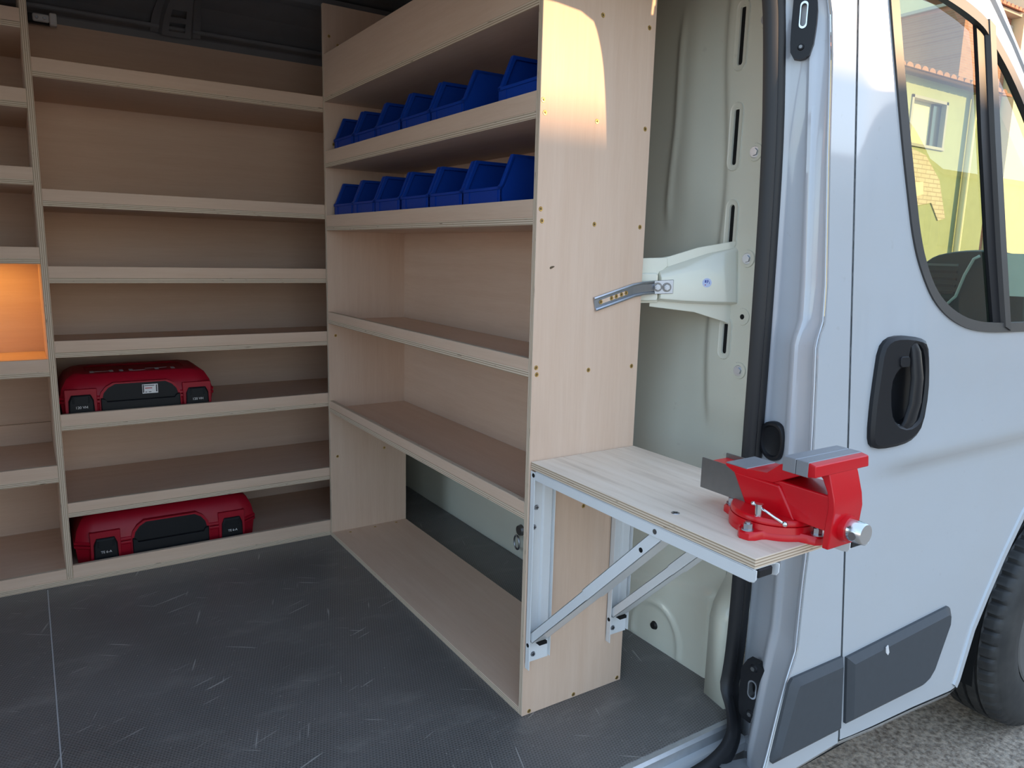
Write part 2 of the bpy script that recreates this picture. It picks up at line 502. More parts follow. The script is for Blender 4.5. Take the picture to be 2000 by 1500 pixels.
# ---- cargo floor: two boards with a visible joint
floor = struct(empty('floor', (0, 0, FZ)), 'dark scratched anti-slip plywood van floor')
OPEN_X0 = -1.08
f = MB(); f.box(-.899, .50, -.25, 1.86, FZ - .018, FZ, 'floor_phenolic'); f.build('floor_board', floor, bevel=.001)
f = MB(); f.box(-2.45, -.9015, -.25, 1.86, FZ - .018, FZ, 'floor_phenolic'); f.build('floor_board', floor, bevel=.001)
f = MB(); f.box(-.9016, -.8990, -.25, 1.28, FZ - .017, FZ - .0008, 'print_grey'); lab(f.build('joint_strip', floor), 'pale worn joint between the floor boards')
f = MB(); f.box(-2.45, .50, -.24, 1.86, FZ - .06, FZ - .019, 'dark_steel'); f.build('underfloor', floor)

# ---- sill edge trim and step well
sill = struct(empty('trim_1', (0, -.27, FZ)), 'worn aluminium edge strip along the floor at the door step')
t = MB(); t.prism([(-.247, FZ - .001), (-.262, FZ - .002), (-.268, FZ - .008), (-.270, FZ - .030), (-.266, FZ - .030), (-.264, FZ - .010), (-.247, FZ - .006)], 'x', -1.05, .435, 'aluminium'); t.build('edge_strip', sill)
t = MB(); t.prism([(-.264, FZ - .028), (-.290, FZ - .030), (-.297, FZ - .036), (-.297, FZ - .060), (-.264, FZ - .060)], 'x', -1.05, .43, 'van_paint'); t.build('step_nosing', sill, bevel=.002)
t = MB(); t.prism([(-.25, -.06), (-.285, -.06), (-.29, -.20), (-.43, -.205), (-.43, -.23), (-.25, -.23)], 'x', -1.05, .285, 'jamb_paint'); t.build('step_well', sill, bevel=.004)
t = MB(); t.cyl((.36, -.36, -.204), (.36, -.36, -.196), .008, 'plastic_black'); t.build('drain_plug', sill)

# ---- side skin profile
def skinY(z): return .0025073 * z ** 3 - .0000769 * z ** 2 + .07886 * z - .4372
def smap(off=0.0):
    return lambda x, z: (x, skinY(z) + off, z)
OPEN_FRONT = [(.22, -.045), (.29, -.02), (.318, .041), (.355, .14), (.378, .195), (.405, .248), (.421, .377), (.433, .452), (.443, .698), (.447, .80), (.449, .880), (.458, .905), (.470, .925), (.476, 1.0), (.475, 1.263), (.478, 1.45), (.474, 1.53), (.463, 1.575), (.443, 1.612), (.410, 1.640), (.370, 1.655), (.31, 1.66)]
OPENING = OPEN_FRONT + [(-.93, 1.66), (-1.02, 1.64), (-1.07, 1.58), (-1.08, 1.5), (-1.08, .1), (-1.06, -.01), (-1.0, -.05)]
wall_r = struct(empty('wall_right', (-.9, -.42, 0)), 'pale painted near side of the van around the sliding door opening')
w = MB(); sheet(w, [(-2.5, -.16), (.20, -.16), (.265, -.06), (.300, -.012), (.425, -.010), (.5545, -.006), (.5545, 1.78), (-2.5, 1.78)], [OPENING], smap(), 'van_paint', .06, .025)
w.build('side_skin', wall_r, smooth='all', solid=.004)
w = MB()
rows = []
for z in (1.66, 1.74, 1.80): rows.append([(x, skinY(z) + (.035 if z < 1.7 else .02), z) for x in (-2.45, .5)])
w.box(-1.06, .46, -.27, -.23, 1.675, 1.90, 'jamb_paint'); w.build('top_rail', wall_r, bevel=.01)
w = MB(); w.box(-2.45, -1.08, -.24, -.22, 0, 1.9, 'side_lining'); w.build('inner_lining', wall_r)

# ---- pillar jamb (loft between seal and skin edge)
pillar = struct(empty('wall_pillar', (.47, -.3, FZ)), 'white painted door pillar between cargo door opening and cab door')
def seal_out(z):
    pts = [(-.3, .44), (-.14, .457), (-.036, .472), (.1, .475), (.29, .479), (.48, .473), (.72, .469), (.95, .466), (1.27, .453), (1.56, .425), (1.64, .40), (1.7, .36)]
    for (a, x), (b, y) in zip(pts, pts[1:]):
        if a <= z <= b: return x + (y - x) * (z - a) / (b - a)
    return pts[-1][1]
def open_x(z):
    P_ = [(.30, -.25)] + OPEN_FRONT[1:]
    P_ = [(x, zz) for x, zz in P_]
    for (x0, a), (x1, b) in zip(P_, P_[1:]):
        if a <= z <= b: return x0 + (x1 - x0) * (z - a) / (b - a)
    return .37
rings = []
zz = -.24
ZL = []
while zz < 1.655: ZL.append(zz); zz += .018
for z in ZL:
    so = seal_out(z); ox = open_x(z) - .001; ys0 = -.235; ye = skinY(z) + .004
    kx = lambda t: so + (ox - so) * t
    ky = lambda t: ys0 + (ye - ys0) * t
    br = sst(z, .87, .93)         # ridge position shifts at the step
    r = []
    for t_, dx in ((0, .0), (.06, .006), (.12, .007), (.40 + .06 * br, .007), (.46 + .06 * br, .004), (.50 + .06 * br, .001), (.56 + .06 * br, .001), (.60 + .06 * br, .006), (.66 + .06 * br, .007), (.90, .007), (.95, .004), (1.0, .0)):
        sc = min(1, abs(ye - ys0) / .09)
        r.append((kx(t_) + dx * sc, ky(t_), z))
    rings.append(r)
j = MB(); j.loft(rings, 'jamb_paint', close=False, caps=False)
j.build('jamb', pillar, smooth='all', solid=.003)
# inner cream face between seal and bulkhead
tr_ = [(.503, -.135), (.440, -.150), (.428, -.222), (.47, -.236), (.503, -.20)]
j = MB(); j.loft([[(.503 + (x - .503) * k_, y, z) for x, y in tr_] for z, k_ in ((-.03, 1), (.20, 1), (.235, .85), (.27, .5), (.30, .15), (.32, .02))], 'cream_steel'); lab(j.build('inner_trim', pillar, smooth='all'), 'cream painted inner face of the pillar')
j = MB(); j.box(.425, .47, -.232, -.14, -.065, -.03, 'rubber'); j.build('foot_pad', pillar, bevel=.005)

# rubber seal swept round the opening
SEAL = [(.410, 1.48), (.432, 1.27), (.441, .95), (.444, .72), (.447, .48), (.449, .30), (.445, .12), (.428, .035), (.394, -.004), (.358, -.025), (.32, -.038), (.26, -.050), (.1, -.056), (-.9, -.056), (-1.06, -.045), (-1.11, .02), (-1.11, 1.5), (-1.08, 1.64), (-.95, 1.69), (.22, 1.69), (.31, 1.675), (.365, 1.64), (.395, 1.57)]
def sweep_xz(path, prof, mat, closed=True, yo=lambda z: 0.0):
    mb = MB(); P_ = smooth_poly(path, 2, closed); n = len(P_); rg = []
    for k in range(n):
        a = Vector(P_[(k - 1) % n]); b = Vector(P_[(k + 1) % n]); d = (b - a).normalized(); nn = Vector((-d.y, d.x))
        rg.append([(P_[k][0] + nn.x * u, y + yo(P_[k][1]), P_[k][1] + nn.y * u) for u, y in prof])
    rg.append(rg[0])
    mb.loft(rg, mat, True, False); return mb
prof = [(-.026, -.222), (-.026, -.232), (-.020, -.240), (-.008, -.244), (0, -.239), (.004, -.236), (.010, -.241), (.020, -.241), (.025, -.234), (.025, -.222)]
s_ = sweep_xz(SEAL, prof, 'rubber', True, lambda z: -.088 * (1 - sst(z, -.055, .07))); lab(s_.build('door_seal', pillar, smooth=True), 'black ribbed rubber seal round the cargo door opening')

def striker(name, cx, cz, w_, h_, lean, label):
    """catch plate on the jamb, standing on plane X ~ .468 facing -X"""
    r = empty(name, (0, 0, 0)); r.parent = pillar; r.location = Vector((cx[0], cx[1], cz)) - root_loc(pillar)
    q = MB()
    out = smooth_poly([(-w_ / 2, -h_ * .42), (-w_ * .1, -h_ / 2), (w_ * .42, -h_ * .46), (w_ / 2, -h_ * .2), (w_ * .48, h_ / 2), (-w_ * .35, h_ / 2), (-w_ / 2, h_ * .28), (-w_ * .62, h_ * .05)], 1)
    hole = stadium(0.0, h_ * .08, w_ * .30, h_ * .34)
    O = Vector((0, 0, 0)); 
    ang = lean
    def mp(off):
        return lambda a, b: (O.x - off * math.cos(ang) , O.y - a - off * math.sin(ang), O.z + b)
    return r, q, out, hole, mp
def plate_on_jamb(name, c, w_, h_, normal, label, hole_h=.34):
    n = Vector(normal).normalized(); zax = Vector((0, 0, 1)); ax = zax.cross(n).normalized(); ax = -ax
    zax = (zax - zax.dot(n) * n).normalized()
    C = Vector(c)
    r = empty(name); r.parent = pillar; r.location = C - root_loc(pillar); lab(r, label)
    out = smooth_poly([(-w_ / 2, -h_ * .42), (-w_ * .1, -h_ / 2), (w_ * .42, -h_ * .46), (w_ / 2, -h_ * .2), (w_ * .48, h_ / 2), (-w_ * .35, h_ / 2), (-w_ / 2, h_ * .28), (-w_ * .60, h_ * .05)], 1)
    hole = stadium(0.0, h_ * .06, w_ * .34, h_ * hole_h)
    mp = lambda off: (lambda a, b: tuple(ax * a + zax * b + n * off))
    q = MB(); sheet(q, out, [hole], mp(.008), 'plastic_black', .02, .008)
    for loop, flip in ((resample(out, .008), 0), (resample(hole, .008), 1)):
        q.loft([[mp(.008)(*p) for p in loop], [mp(-.012)(*p) for p in loop]], 'plastic_black', True, False)
    q.build('catch_body', r, origin=(0, 0, 0))
    q = MB(); lo = resample(hole, .008); inn = [(p[0] * .72, (p[1] - h_ * .06) * .84 + h_ * .06) for p in lo]
    ring3(q, lo, inn, mp(.0095), 'chrome')
    q.loft([[mp(.0095)(*p) for p in lo], [mp(.004)(*p) for p in lo]], 'chrome', True, False)
    q.loft([[mp(.0095)(*p) for p in inn], [mp(-.010)(*p) for p in inn]], 'steel_grey', True, False)
    q.build('catch_eye', r, origin=(0, 0, 0))
    q = MB(); q.prism([(p[0], p[1]) for p in lo], 'z', -.013, -.011, 'hole_black')
    q.v = [mp(v[2])(v[0], v[1]) for v in q.v]; q.build('catch_recess', r, origin=(0, 0, 0))
    for b in ((0.0, -h_ * .34), (w_ * .02, h_ * .40)):
        q = MB(); p = Vector(mp(.008)(*b)); q.cyl(p, p + n * .003, w_ * .15, 'plastic_black', w_ * .12, 12); q.cyl(p + n * .003, p + n * .005, w_ * .08, 'steel_grey', None, 6); q.build('screw', r, origin=(0, 0, 0))
    return r
plate_on_jamb('catch_plate', (.446, -.266, 1.520), .044, .150, (-.87, -.49, 0), 'black upper door catch plate with bright metal eye')
plate_on_jamb('catch_plate', (.418, -.311, .092), .066, .150, (-.95, -.10, .0), 'black lower door catch plate with screws', .30)
# oval rubber plug
def oval_plug():
    n = Vector((-.98, .05, 0)).normalized(); zax = Vector((0, 0, 1)); ax = -(zax.cross(n).normalized()); C = Vector((.464, -.271, .660))
    r = empty('rubber_plug'); r.parent = pillar; r.location = C - root_loc(pillar); lab(r, 'black rubber oval plug on the pillar above the vice')
    out = smooth_poly([(-.030, .024), (-.014, .044), (.020, .042), (.036, .020), (.034, -.022), (.014, -.044), (-.014, -.044), (-.032, -.022)], 2)
    mp = lambda p, k, off: tuple(ax * (p[0] * k) + zax * (p[1] * k) + n * off)
    q = MB()
    q.loft([[mp(p, k, o_) for p in out] for k, o_ in ((1, -.004), (1, .006), (.93, .010), (.80, .010), (.74, .004), (.55, .002), (.02, .002))], 'plastic_black', True, False)
    q.build('plug_body', r, origin=(0, 0, 0), smooth=True)
oval_plug()

# lower moulding on pillar
def moulding(name, poly, parent, label, yoff=0.0):
    q = MB(); poly = [tuple(p) for p in poly]
    def inset(d):
        c = Vector((sum(p[0] for p in poly) / len(poly), sum(p[1] for p in poly) / len(poly)))
        o_ = []
        for p in poly:
            v = Vector(p) - c; o_.append(tuple(c + Vector((v.x * (1 - d / max(.05, abs(v.x))) if abs(v.x) > d else v.x, v.y * (1 - d / max(.05, abs(v.y))) if abs(v.y) > d else v.y))))
        return o_
    ins = inset(.014)
    ps = resample(poly, .02)
    # same sampling for inset
    ins_s = []
    for i in range(len(poly)):
        a = Vector(poly[i]); b = Vector(poly[(i + 1) % len(poly)]); n = max(1, int((b - a).length / .02 + .5))
        a2 = Vector(ins[i]); b2 = Vector(ins[(i + 1) % len(poly)])
        for k in range(n): ins_s.append(tuple(a2.lerp(b2, k / n)))
    q.loft([[smap(-.001)(*p) for p in ps], [smap(-.008)(*p) for p in ps], [smap(-.019)(*p) for p in ins_s]], 'plastic_moulding', True, False)
    sheet(q, ins_s, [], smap(-.019), 'plastic_moulding', .05, .5)
    return lab(q.build(name, parent, smooth=True), label)
moulding('moulding', [(.555, .197), (.381, .199), (.371, .189), (.318, .041), (.322, .034), (.553, .030)], pillar, 'dark grey plastic protective moulding on the pillar foot')

q = MB(); gz = [(.56, -.02 + .02 * k_) for k_ in range(86)]  # black strip set close behind the door gap to stand for its shade
q.loft([[(x - .012, skinY(z) + .0045, z) for x, z in gz], [(x + .0045, skinY(z) + .0045, z) for x, z in gz]], 'rubber', False, False); lab(q.build('gap_shade_strip', pillar, smooth='all'), 'black strip standing for the shade in the gap behind the cab door')

# ---- bulkhead (wall_front)
wall_f = struct(empty('wall_front', (.5, .6, FZ)), 'cream painted steel bulkhead behind the front shelving')
BX = .50
SLOTS = [(-.074, 1.541, .125), (-.077, 1.324, .125), (-.084, 1.128, .090), (-.090, .866, .075)]
def bulge(y, z):
    h = 0.0
    edge = -.045 + .012 * math.sin(z * 9)
    h += .010 * (1 - sst(y, edge - .006, edge + .014)) * sst(z, .62, .72)          # raised slot column
    h += .006 * math.exp(-((y - (.130 - .02 * sst(z, 1.15, 1.4))) / .010) ** 2) * sst(z, 1.10, 1.2) * (1 - sst(z, 1.56, 1.66))
    h += .016 * math.exp(-((y - .06) / .075) ** 2) * sst(z, 1.06, 1.3) * (1 - sst(z, 1.5, 1.8))
    h += .022 * sst(y, -.05, .16) * (1 - sst(z, .55, .95)) * sst(z, .0, .4)
    # low pressed step and ribs
    curve = .20 - .02 * y * 10
    h += .012 * (1 - sst(z, curve - .01, curve + .02)) * sst(y, -.13, -.10)
    d = math.hypot((y - .075) / .85, (z - .02) / 1.0)
    h += .006 * math.exp(-((d - .105) / .008) ** 2) * (1 if z > 0 else 0)
    return h
b = MB(); i = b.m('cream_steel'); NY, NZ = 70, 300
y0, y1, z0, z1 = -.21, .36, -.03, 1.88
HX = []
for a in range(NZ + 1):
    z = z0 + (z1 - z0) * a / NZ
    for c in range(NY + 1):
        y = y0 + (y1 - y0) * c / NY; b.v.append((BX - bulge(y, z), y, z))
for a in range(NZ):
    for c in range(NY):
        ym = y0 + (y1 - y0) * (c + .5) / NY; zm = z0 + (z1 - z0) * (a + .5) / NZ
        if any(abs(ym - s[0]) < .010 and abs(zm - s[1]) < s[2] / 2 - .002 for s in SLOTS): continue
        k = a * (NY + 1) + c; b.face((k, k + 1, k + NY + 2, k + NY + 1), i)
b.build('pressed_panel', wall_f, smooth='all')
b = MB(); b.box(BX + .001, BX + .012, .355, 1.86, -.03, 1.9, 'cream_steel'); b.build('panel_sheet', wall_f)
b = MB(); b.box(BX + .03, BX + .036, -.15, .36, -.03, 1.9, 'hole_black'); b.build('backing_sheet', wall_f)
for (sy, sz, sh) in SLOTS:
    q = MB(); o1 = stadium(sy, sz, .042, sh + .030); o2 = stadium(sy, sz, .030, sh + .018); o3 = stadium(sy, sz, .013, sh)
    X = BX - .011
    mpx = lambda off: (lambda y, z: (X - off, y, z))
    q.loft([[mpx(-.003)(*p) for p in o1], [mpx(.002)(*p) for p in stadium(sy, sz, .036, sh + .024)], [mpx(.0008)(*p) for p in o2], [mpx(.0008)(*p) for p in stadium(sy, sz, .015, sh + .002)], [mpx(-.002)(*p) for p in o3], [mpx(-.004)(*p) for p in o3]], 'cream_steel', True, False)
    q.prism([(p[0], p[1]) for p in stadium(sy, sz, .016, sh + .003)], 'x', X + .0035, X + .004, 'hole_black')
    q.build('slot_rim', wall_f, smooth=True)
def bolt(parent, c, n, r, mat='zinc', name='bolt', h=.006):
    q = MB(); c = Vector(c); n = Vector(n).normalized(); q.cyl(c, c + n * .0015, r * 1.5, mat, r * 1.4, 16); q.cyl(c + n * .0015, c + n * h, r, mat, r * .95, 6); return q.build(name, parent)
for (yy, zz_) in ((-.140, 1.56), (-.137, 1.285), (-.139, 1.052), (-.139, .795)):
    q = MB(); q.cyl((BX - .004, yy, zz_), (BX - .013, yy, zz_), .022, 'cream_steel', .019, 20); q.build('bolt_boss', wall_f, smooth=True)
    bolt(wall_f, (BX - .013, yy, zz_), (-1, -.2, 0), .0085, 'zinc')
q = MB(); q.cyl((BX - .004, -.137, .920), (BX - .012, -.137, .920), .022, 'cream_steel', .019, 20); q.build('bolt_boss', wall_f, smooth=True)
q = MB(); q.cyl((BX - .0125, -.137, .920), (BX - .012, -.137, .920), .006, 'hole_black'); q.build('bolt_hole', wall_f)
q = MB(); q.cyl((BX - .012, .078, .057), (BX - .020, .078, .057), .0125, 'dark_plug', .009, 16); q.build('hole_plug', wall_f, smooth=True)
# pipe beside shelving edge
q = MB(); q.tube([(.47, .215, .0), (.465, .20, .45), (.47, .215, .72), (.485, .235, .86)], .010, 'side_lining'); lab(q.build('cable_conduit', wall_f, smooth='all'), 'brownish conduit behind the shelf panel')

# cross brace: tapered box section facing the opening at an angle
D = Vector((.165, -.130, 0)).normalized()         # along the brace (towards the pillar)
N = Vector((-.130, -.165, 0)).normalized()        # outward
B0 = Vector((.335, .0, 0))
def bp(s, z, o): p = B0 + D * s + N * o; return (p.x, p.y, z)
brace = empty('cross_brace', (0, 0, 0)); brace.parent = wall_f; brace.location = Vector((.42, -.06, .98)) - root_loc(wall_f); lab(brace, 'cream pressed steel cross brace with round sticker')
def bb(mb, name, **k): return mb.build(name, brace, origin=(.42, -.06, .98), **k)
base = [(-.005, 1.045), (.035, 1.053), (.10, 1.075), (.215, 1.098), (.215, .885), (.17, .905), (.10, .925), (-.005, .935)]
q = MB(); q.loft([[bp(s, z, -.020) for s, z in base], [bp(s, z, -.017) for s, z in base]], 'cream_steel'); bb(q, 'brace_flange', bevel=.001)
low = [(.012, 1.022), (.06, 1.040), (.12, 1.062), (.195, 1.080), (.203, .945), (.14, .944), (.07, .945), (.012, .948)]
mid = [(.014, 1.014), (.06, 1.026), (.115, 1.045), (.185, 1.066), (.198, .948), (.14, .947), (.07, .948), (.014, .951)]
top = [(.018, 1.002), (.06, 1.012), (.105, 1.024), (.150, 1.014), (.192, .952), (.14, .951), (.07, .952), (.018, .955)]
q = MB(); q.loft([[bp(s, z, o) for s, z in r_] for r_, o in ((low, -.017), (mid, -.006), (top, .002))], 'cream_steel'); bb(q, 'brace_box', bevel=.002, seg=2, smooth=True)
le = [(-.075, 1.045), (.030, 1.050), (.032, 1.030), (.012, 1.012), (.014, .945), (-.075, .940)]
q = MB(); q.loft([[bp(s, z, o) for s, z in le] for o in (-.018, -.012)], 'cream_steel'); bb(q, 'end_flange', bevel=.001)
le2 = [(-.075, 1.012), (.006, 1.014), (.010, 1.010), (.012, .955), (.010, .950), (-.075, .947)]
q = MB(); q.loft([[bp(s, z, o) for s, z in le2] for o in (-.014, .0)], 'cream_steel'); bb(q, 'end_box', bevel=.003, seg=2)
q = MB(); q.cyl(bp(.122, .995, .0015), bp(.122, .995, .0028), .0105, 'sticker_blue', None, 24); st = bb(q, 'sticker'); lab(st, 'small round pale blue sticker with dark lettering')
q = MB()
for (ds, dz, ws, hs, mt) in ((-.0035, .003, .003, .006, 'print_blue'), (.0005, .003, .0018, .007, 'print_blue'), (-.0035, -.005, .0025, .002, 'print_red'), (.0055, .0, .001, .006, 'print_blue'), (.0030, .004, .001, .005, 'print_blue')):
    c = [(.122 + ds - ws / 2, .995 + dz - hs / 2), (.122 + ds + ws / 2, .995 + dz - hs / 2), (.122 + ds + ws / 2, .995 + dz + hs / 2), (.122 + ds - ws / 2, .995 + dz + hs / 2)]
    q.loft([[bp(s, z, .0026) for s, z in c], [bp(s, z, .0031) for s, z in c]], mt)
pr = q.build('sticker_print', st, origin=(.42, -.06, .98))

# ---- far wall, ceiling
wall_b = struct(empty('wall_back', (-.8, 1.83, FZ)), 'dark steel far side of the cargo area above the shelving')
q = MB(); q.prism([(1.84, FZ - .02), (1.84, 1.15), (1.715, 1.76), (1.69, 1.80), (1.70, 1.83), (1.74, 1.80), (1.88, 1.15), (1.88, FZ - .02)], 'x', -2.5, .5, 'dark_steel'); q.build('side_panel', wall_b)
q = MB(); q.prism([(1.700, 1.735), (1.695, 1.770), (1.665, 1.778), (1.660, 1.790), (1.70, 1.80), (1.72, 1.74)], 'x', -2.45, .5, 'dark_steel'); q.build('roof_side_rail', wall_b, bevel=.003)
CEIL = [(1.70, 1.785), (1.66, 1.815), (1.60, 1.850), (1.50, 1.885), (1.35, 1.905), (1.1, 1.915), (.75, 1.92), (.4, 1.915), (.1, 1.905), (-.12, 1.88), (-.24, 1.83)]
ceil = struct(empty('ceiling', (-.8, .75, 1.9)), 'dark bare steel roof of the cargo area')
q = MB(); q.prism(CEIL + [(y, z + .03) for y, z in reversed(CEIL)], 'x', -2.5, .56, 'dark_steel'); q.build('roof_sheet', ceil)
q = MB(); OUT = [(1.80, 1.80), (1.66, 1.90), (1.4, 1.95), (.75, 1.965), (.1, 1.95), (-.16, 1.90), (-.27, 1.80)]
q.prism(OUT + [(y, z + .01) for y, z in reversed(OUT)], 'x', -2.5, 1.1, 'van_paint'); q.build('roof_skin', ceil)
def roof_bow(xc, w_=.075):
    P_ = [(1.668, 1.762), (1.650, 1.790), (1.615, 1.815), (1.565, 1.840), (1.48, 1.868), (1.35, 1.886), (1.1, 1.896), (.75, 1.90), (.4, 1.896), (.1, 1.886), (-.12, 1.862)]
    # ladder of plates leaving two oblong windows near the side rail
    q = MB()
    prof_ = [(-w_ / 2 - .015, .012), (-w_ / 2, .010), (-w_ / 2 + .006, -.006), (w_ / 2 - .006, -.006), (w_ / 2, .010), (w_ / 2 + .015, .012)]
    pts = [Vector((0, y, z)) for y, z in P_]
    # subdivide path
    sub_ = []
    for a, c in zip(pts, pts[1:]):
        n = max(1, int((c - a).length / .016))
        sub_ += [a.lerp(c, k / n) for k in range(n)]
    sub_.append(pts[-1])
    L = 0; skip = []
    for k in range(len(sub_) - 1):
        L += (sub_[k + 1] - sub_[k]).length; skip.append(.020 < L < .062 or .082 < L < .125)
    flare = lambda k: 1.45 - .45 * sst(k / 12, 0, 1)
    i = q.m('dark_steel'); b_ = 0; n = len(prof_)
    prof5 = [(-w_ / 2 - .018, .012), (-w_ / 2, .010), (-w_ / 2 + .006, -.008), (-w_ * .24, -.009), (w_ * .24, -.009), (w_ / 2 - .006, -.008), (w_ / 2, .010), (w_ / 2 + .018, .012)]
    n = len(prof5)
    for k, p in enumerate(sub_):
        d = (sub_[min(k + 1, len(sub_) - 1)] - sub_[max(0, k - 1)]).normalized(); nn = Vector((0, d.z, -d.y))
        if nn.z > 0: nn = -nn
        for u, o_ in prof5:
            v = p + nn * (-o_); q.v.append((xc + u * flare(k), v.y, v.z))
    for k in range(len(sub_) - 1):
        for c in range(n - 1):
            if c == 3 and skip[k]: continue
            q.face((k * n + c, k * n + c + 1, (k + 1) * n + c + 1, (k + 1) * n + c), i)
    q.build('roof_bow', ceil, solid=.003, smooth=True)
roof_bow(-.385); roof_bow(-1.35)
q = MB(); q.prism([(1.47, 1.882), (1.44, 1.870), (1.40, 1.872), (1.37, 1.892)], 'x', -2.4, .5, 'dark_steel'); q.build('roof_stringer', ceil)
# rear end of the cargo area: door frame with both rear doors swung open
wall_l = struct(empty('wall_left', (-2.48, .75, FZ)), 'rear door frame of the van with its doors open')
q = MB(); q.box(-2.5, -2.44, -.30, -.16, -.03, 1.90, 'jamb_paint'); q.build('rear_post', wall_l, bevel=.01)
q = MB(); q.box(-2.5, -2.44, 1.74, 1.88, -.03, 1.80, 'jamb_paint'); q.build('rear_post', wall_l, bevel=.01)
q = MB(); q.box(-2.5, -2.44, -.16, 1.74, 1.78, 1.95, 'jamb_paint'); q.build('rear_header', wall_l, bevel=.01)
for ya, yb in ((-.36, -.32), (1.90, 1.94)):
    q = MB(); q.box(-3.28, -2.50, ya, yb, -.05, 1.86, 'van_paint'); lf = q.build('rear_door_leaf', wall_l, bevel=.01)
    q = MB(); q.box(-3.18, -2.60, ya - .004, yb + .004, .95, 1.70, 'window_dark'); q.build('leaf_window', lf)

# ================================================================== CAB DOOR
door = struct(empty('door_1', (1.0, -.40, 0)), 'white front cab door of the van')
def doorY(x, z): 
    k = sst(x, .575, .80)
    y = skinY(z) - .026 * k * sst(z, .566, .626)
    y += .004 * math.exp(-((z - .66) / .05) ** 2) * 0
    return y
def dmap(off=0.0): return lambda x, z: (x, doorY(x, z) + off, z)
WIN_L = [(.650, 1.635), (.655, 1.59), (.668, 1.502), (.693, 1.34), (.717, 1.214), (.743, 1.094), (.779, 1.021), (.83, .964), (.908, .921), (1.014, .893), (1.179, .884)]
WIN = [(1.75, .882), (1.70, .96), (1.52, 1.17), (1.291, 1.405), (1.17, 1.515), (1.052, 1.590), (1.018, 1.612), (.95, 1.628), (.885, 1.638), (.80, 1.648), (.70, 1.650)] + WIN_L
WIN = smooth_poly(WIN, 2)
DOOR = [(.563, -.002), (.60, -.006), (.691, -.013), (.86, -.022), (1.041, -.036), (1.062, -.034), (1.080, -.018), (1.146, .100), (1.215, .180), (1.293, .265), (1.402, .368), (1.52, .45), (1.65, .50), (1.79, .52), (1.98, .50), (1.98, .86), (1.86, .97), (1.58, 1.215), (1.275, 1.468), (1.15, 1.575), (1.04, 1.655), (.95, 1.685), (.563, 1.70)]
HOUT = smooth_poly([(.646, .868), (.668, .890), (.705, .896), (.764, .890), (.797, .878), (.806, .83), (.808, .765), (.790, .690), (.760, .664), (.720, .652), (.655, .648), (.628, .655), (.621, .68), (.626, .745), (.636, .81)], 1)
HCAV = smooth_poly([(.738, .880), (.775, .872), (.790, .835), (.791, .78), (.778, .715), (.765, .700), (.735, .690), (.700, .700), (.683, .725), (.680, .79), (.697, .818), (.728, .835)], 1)
q = MB(); sheet(q, DOOR, [WIN, [((p[0] - .735) * .97 + .735, (p[1] - .78) * .97 + .78) for p in HCAV]], dmap(), 'van_paint', .016, .012)
q.build('outer_panel', door, smooth='all', solid=.003)
q = MB(); e = [(.563, z / 50) for z in range(0, 86)]
q.loft([[dmap(0)(x, z) for x, z in e], [dmap(.03)(x, z) for x, z in e]], 'van_paint', False, False); q.build('rear_flange', door, smooth='all')
# sill flange under the door edge and lower rocker
q = MB(); rk = [(.30, .02), (.425, -.008), (.561, -.004), (.691, -.016), (.86, -.026), (1.041, -.040), (1.070, -.035)]
q.loft([[smap(-.002)(x, z) for x, z in rk], [(x, skinY(z) + .004, z - .014) for x, z in rk], [(x, skinY(z) + .05, z - .050) for x, z in rk], [(x, skinY(z) + .12, z - .06) for x, z in rk]], 'van_paint', False, False); lab(q.build('rocker', door, smooth='all'), 'pale rounded sill under the cab door')
# arch return lip
ar = [(1.066, -.034), (1.080, -.018), (1.146, .100), (1.215, .180), (1.293, .265), (1.402, .368), (1.52, .45), (1.65, .50), (1.79, .52), (1.98, .50)]
q = MB(); q.loft([[dmap(-.006)(x, z) for x, z in ar], [dmap(-.006)(x - .014, z + .012) for x, z in ar]], 'van_paint', False, False)
q.loft([[dmap(-.006)(x, z) for x, z in ar], [dmap(.03)(x, z) for x, z in ar]], 'van_paint', False, False)
q.loft([[dmap(-.006)(x - .014, z + .012) for x, z in ar], [dmap(.0)(x - .018, z + .015) for x, z in ar]], 'van_paint', False, False); q.build('arch_lip', door, smooth=True)
# moulding
moulding('moulding', [(.571, .190), (.998, .203), (1.007, .196), (1.006, .176), (.940, .050), (.918, .034), (.890, .028), (.573, .036)], door, 'dark grey plastic moulding low on the cab door with a white chip')
q = MB(); q.prism([(.700, .184), (.708, .188), (.716, .168), (.712, .162), (.703, .170)], 'y', skinY(.18) - .0212, skinY(.18) - .0195, 'label_white'); q.build('paint_chip', door)
# window rubber surround
def band(poly, inner, mat, off0, off1, name, parent, label=None):
    q = MB()
    q.loft([[dmap(off0 + .006)(*p) for p in poly], [dmap(off1)(*p) for p in poly], [dmap(off1)(*p) for p in inner], [dmap(off0 + .010)(*p) for p in inner]], mat, True, False)
    o = q.build(name, parent, smooth=True)
    if label: lab(o, label)
    return o
WINs = resample(WIN, .03)
def shrink(loop, d):
    n = len(loop); o_ = []
    area = sum(loop[i - 1][0] * loop[i][1] - loop[i][0] * loop[i - 1][1] for i in range(n))
    sg = 1 if area > 0 else -1
    for i in range(n):
        a = Vector(loop[i - 1]); c = Vector(loop[(i + 1) % n]); t_ = (c - a).normalized(); o_.append((loop[i][0] - sg * t_.y * d, loop[i][1] + sg * t_.x * d))
    return o_
WIN_IN = shrink(WINs, .024)
band(WINs, WIN_IN, 'seal_grey', 0, -.006, 'window_seal', door, 'dark grey rubber seal round the cab window')
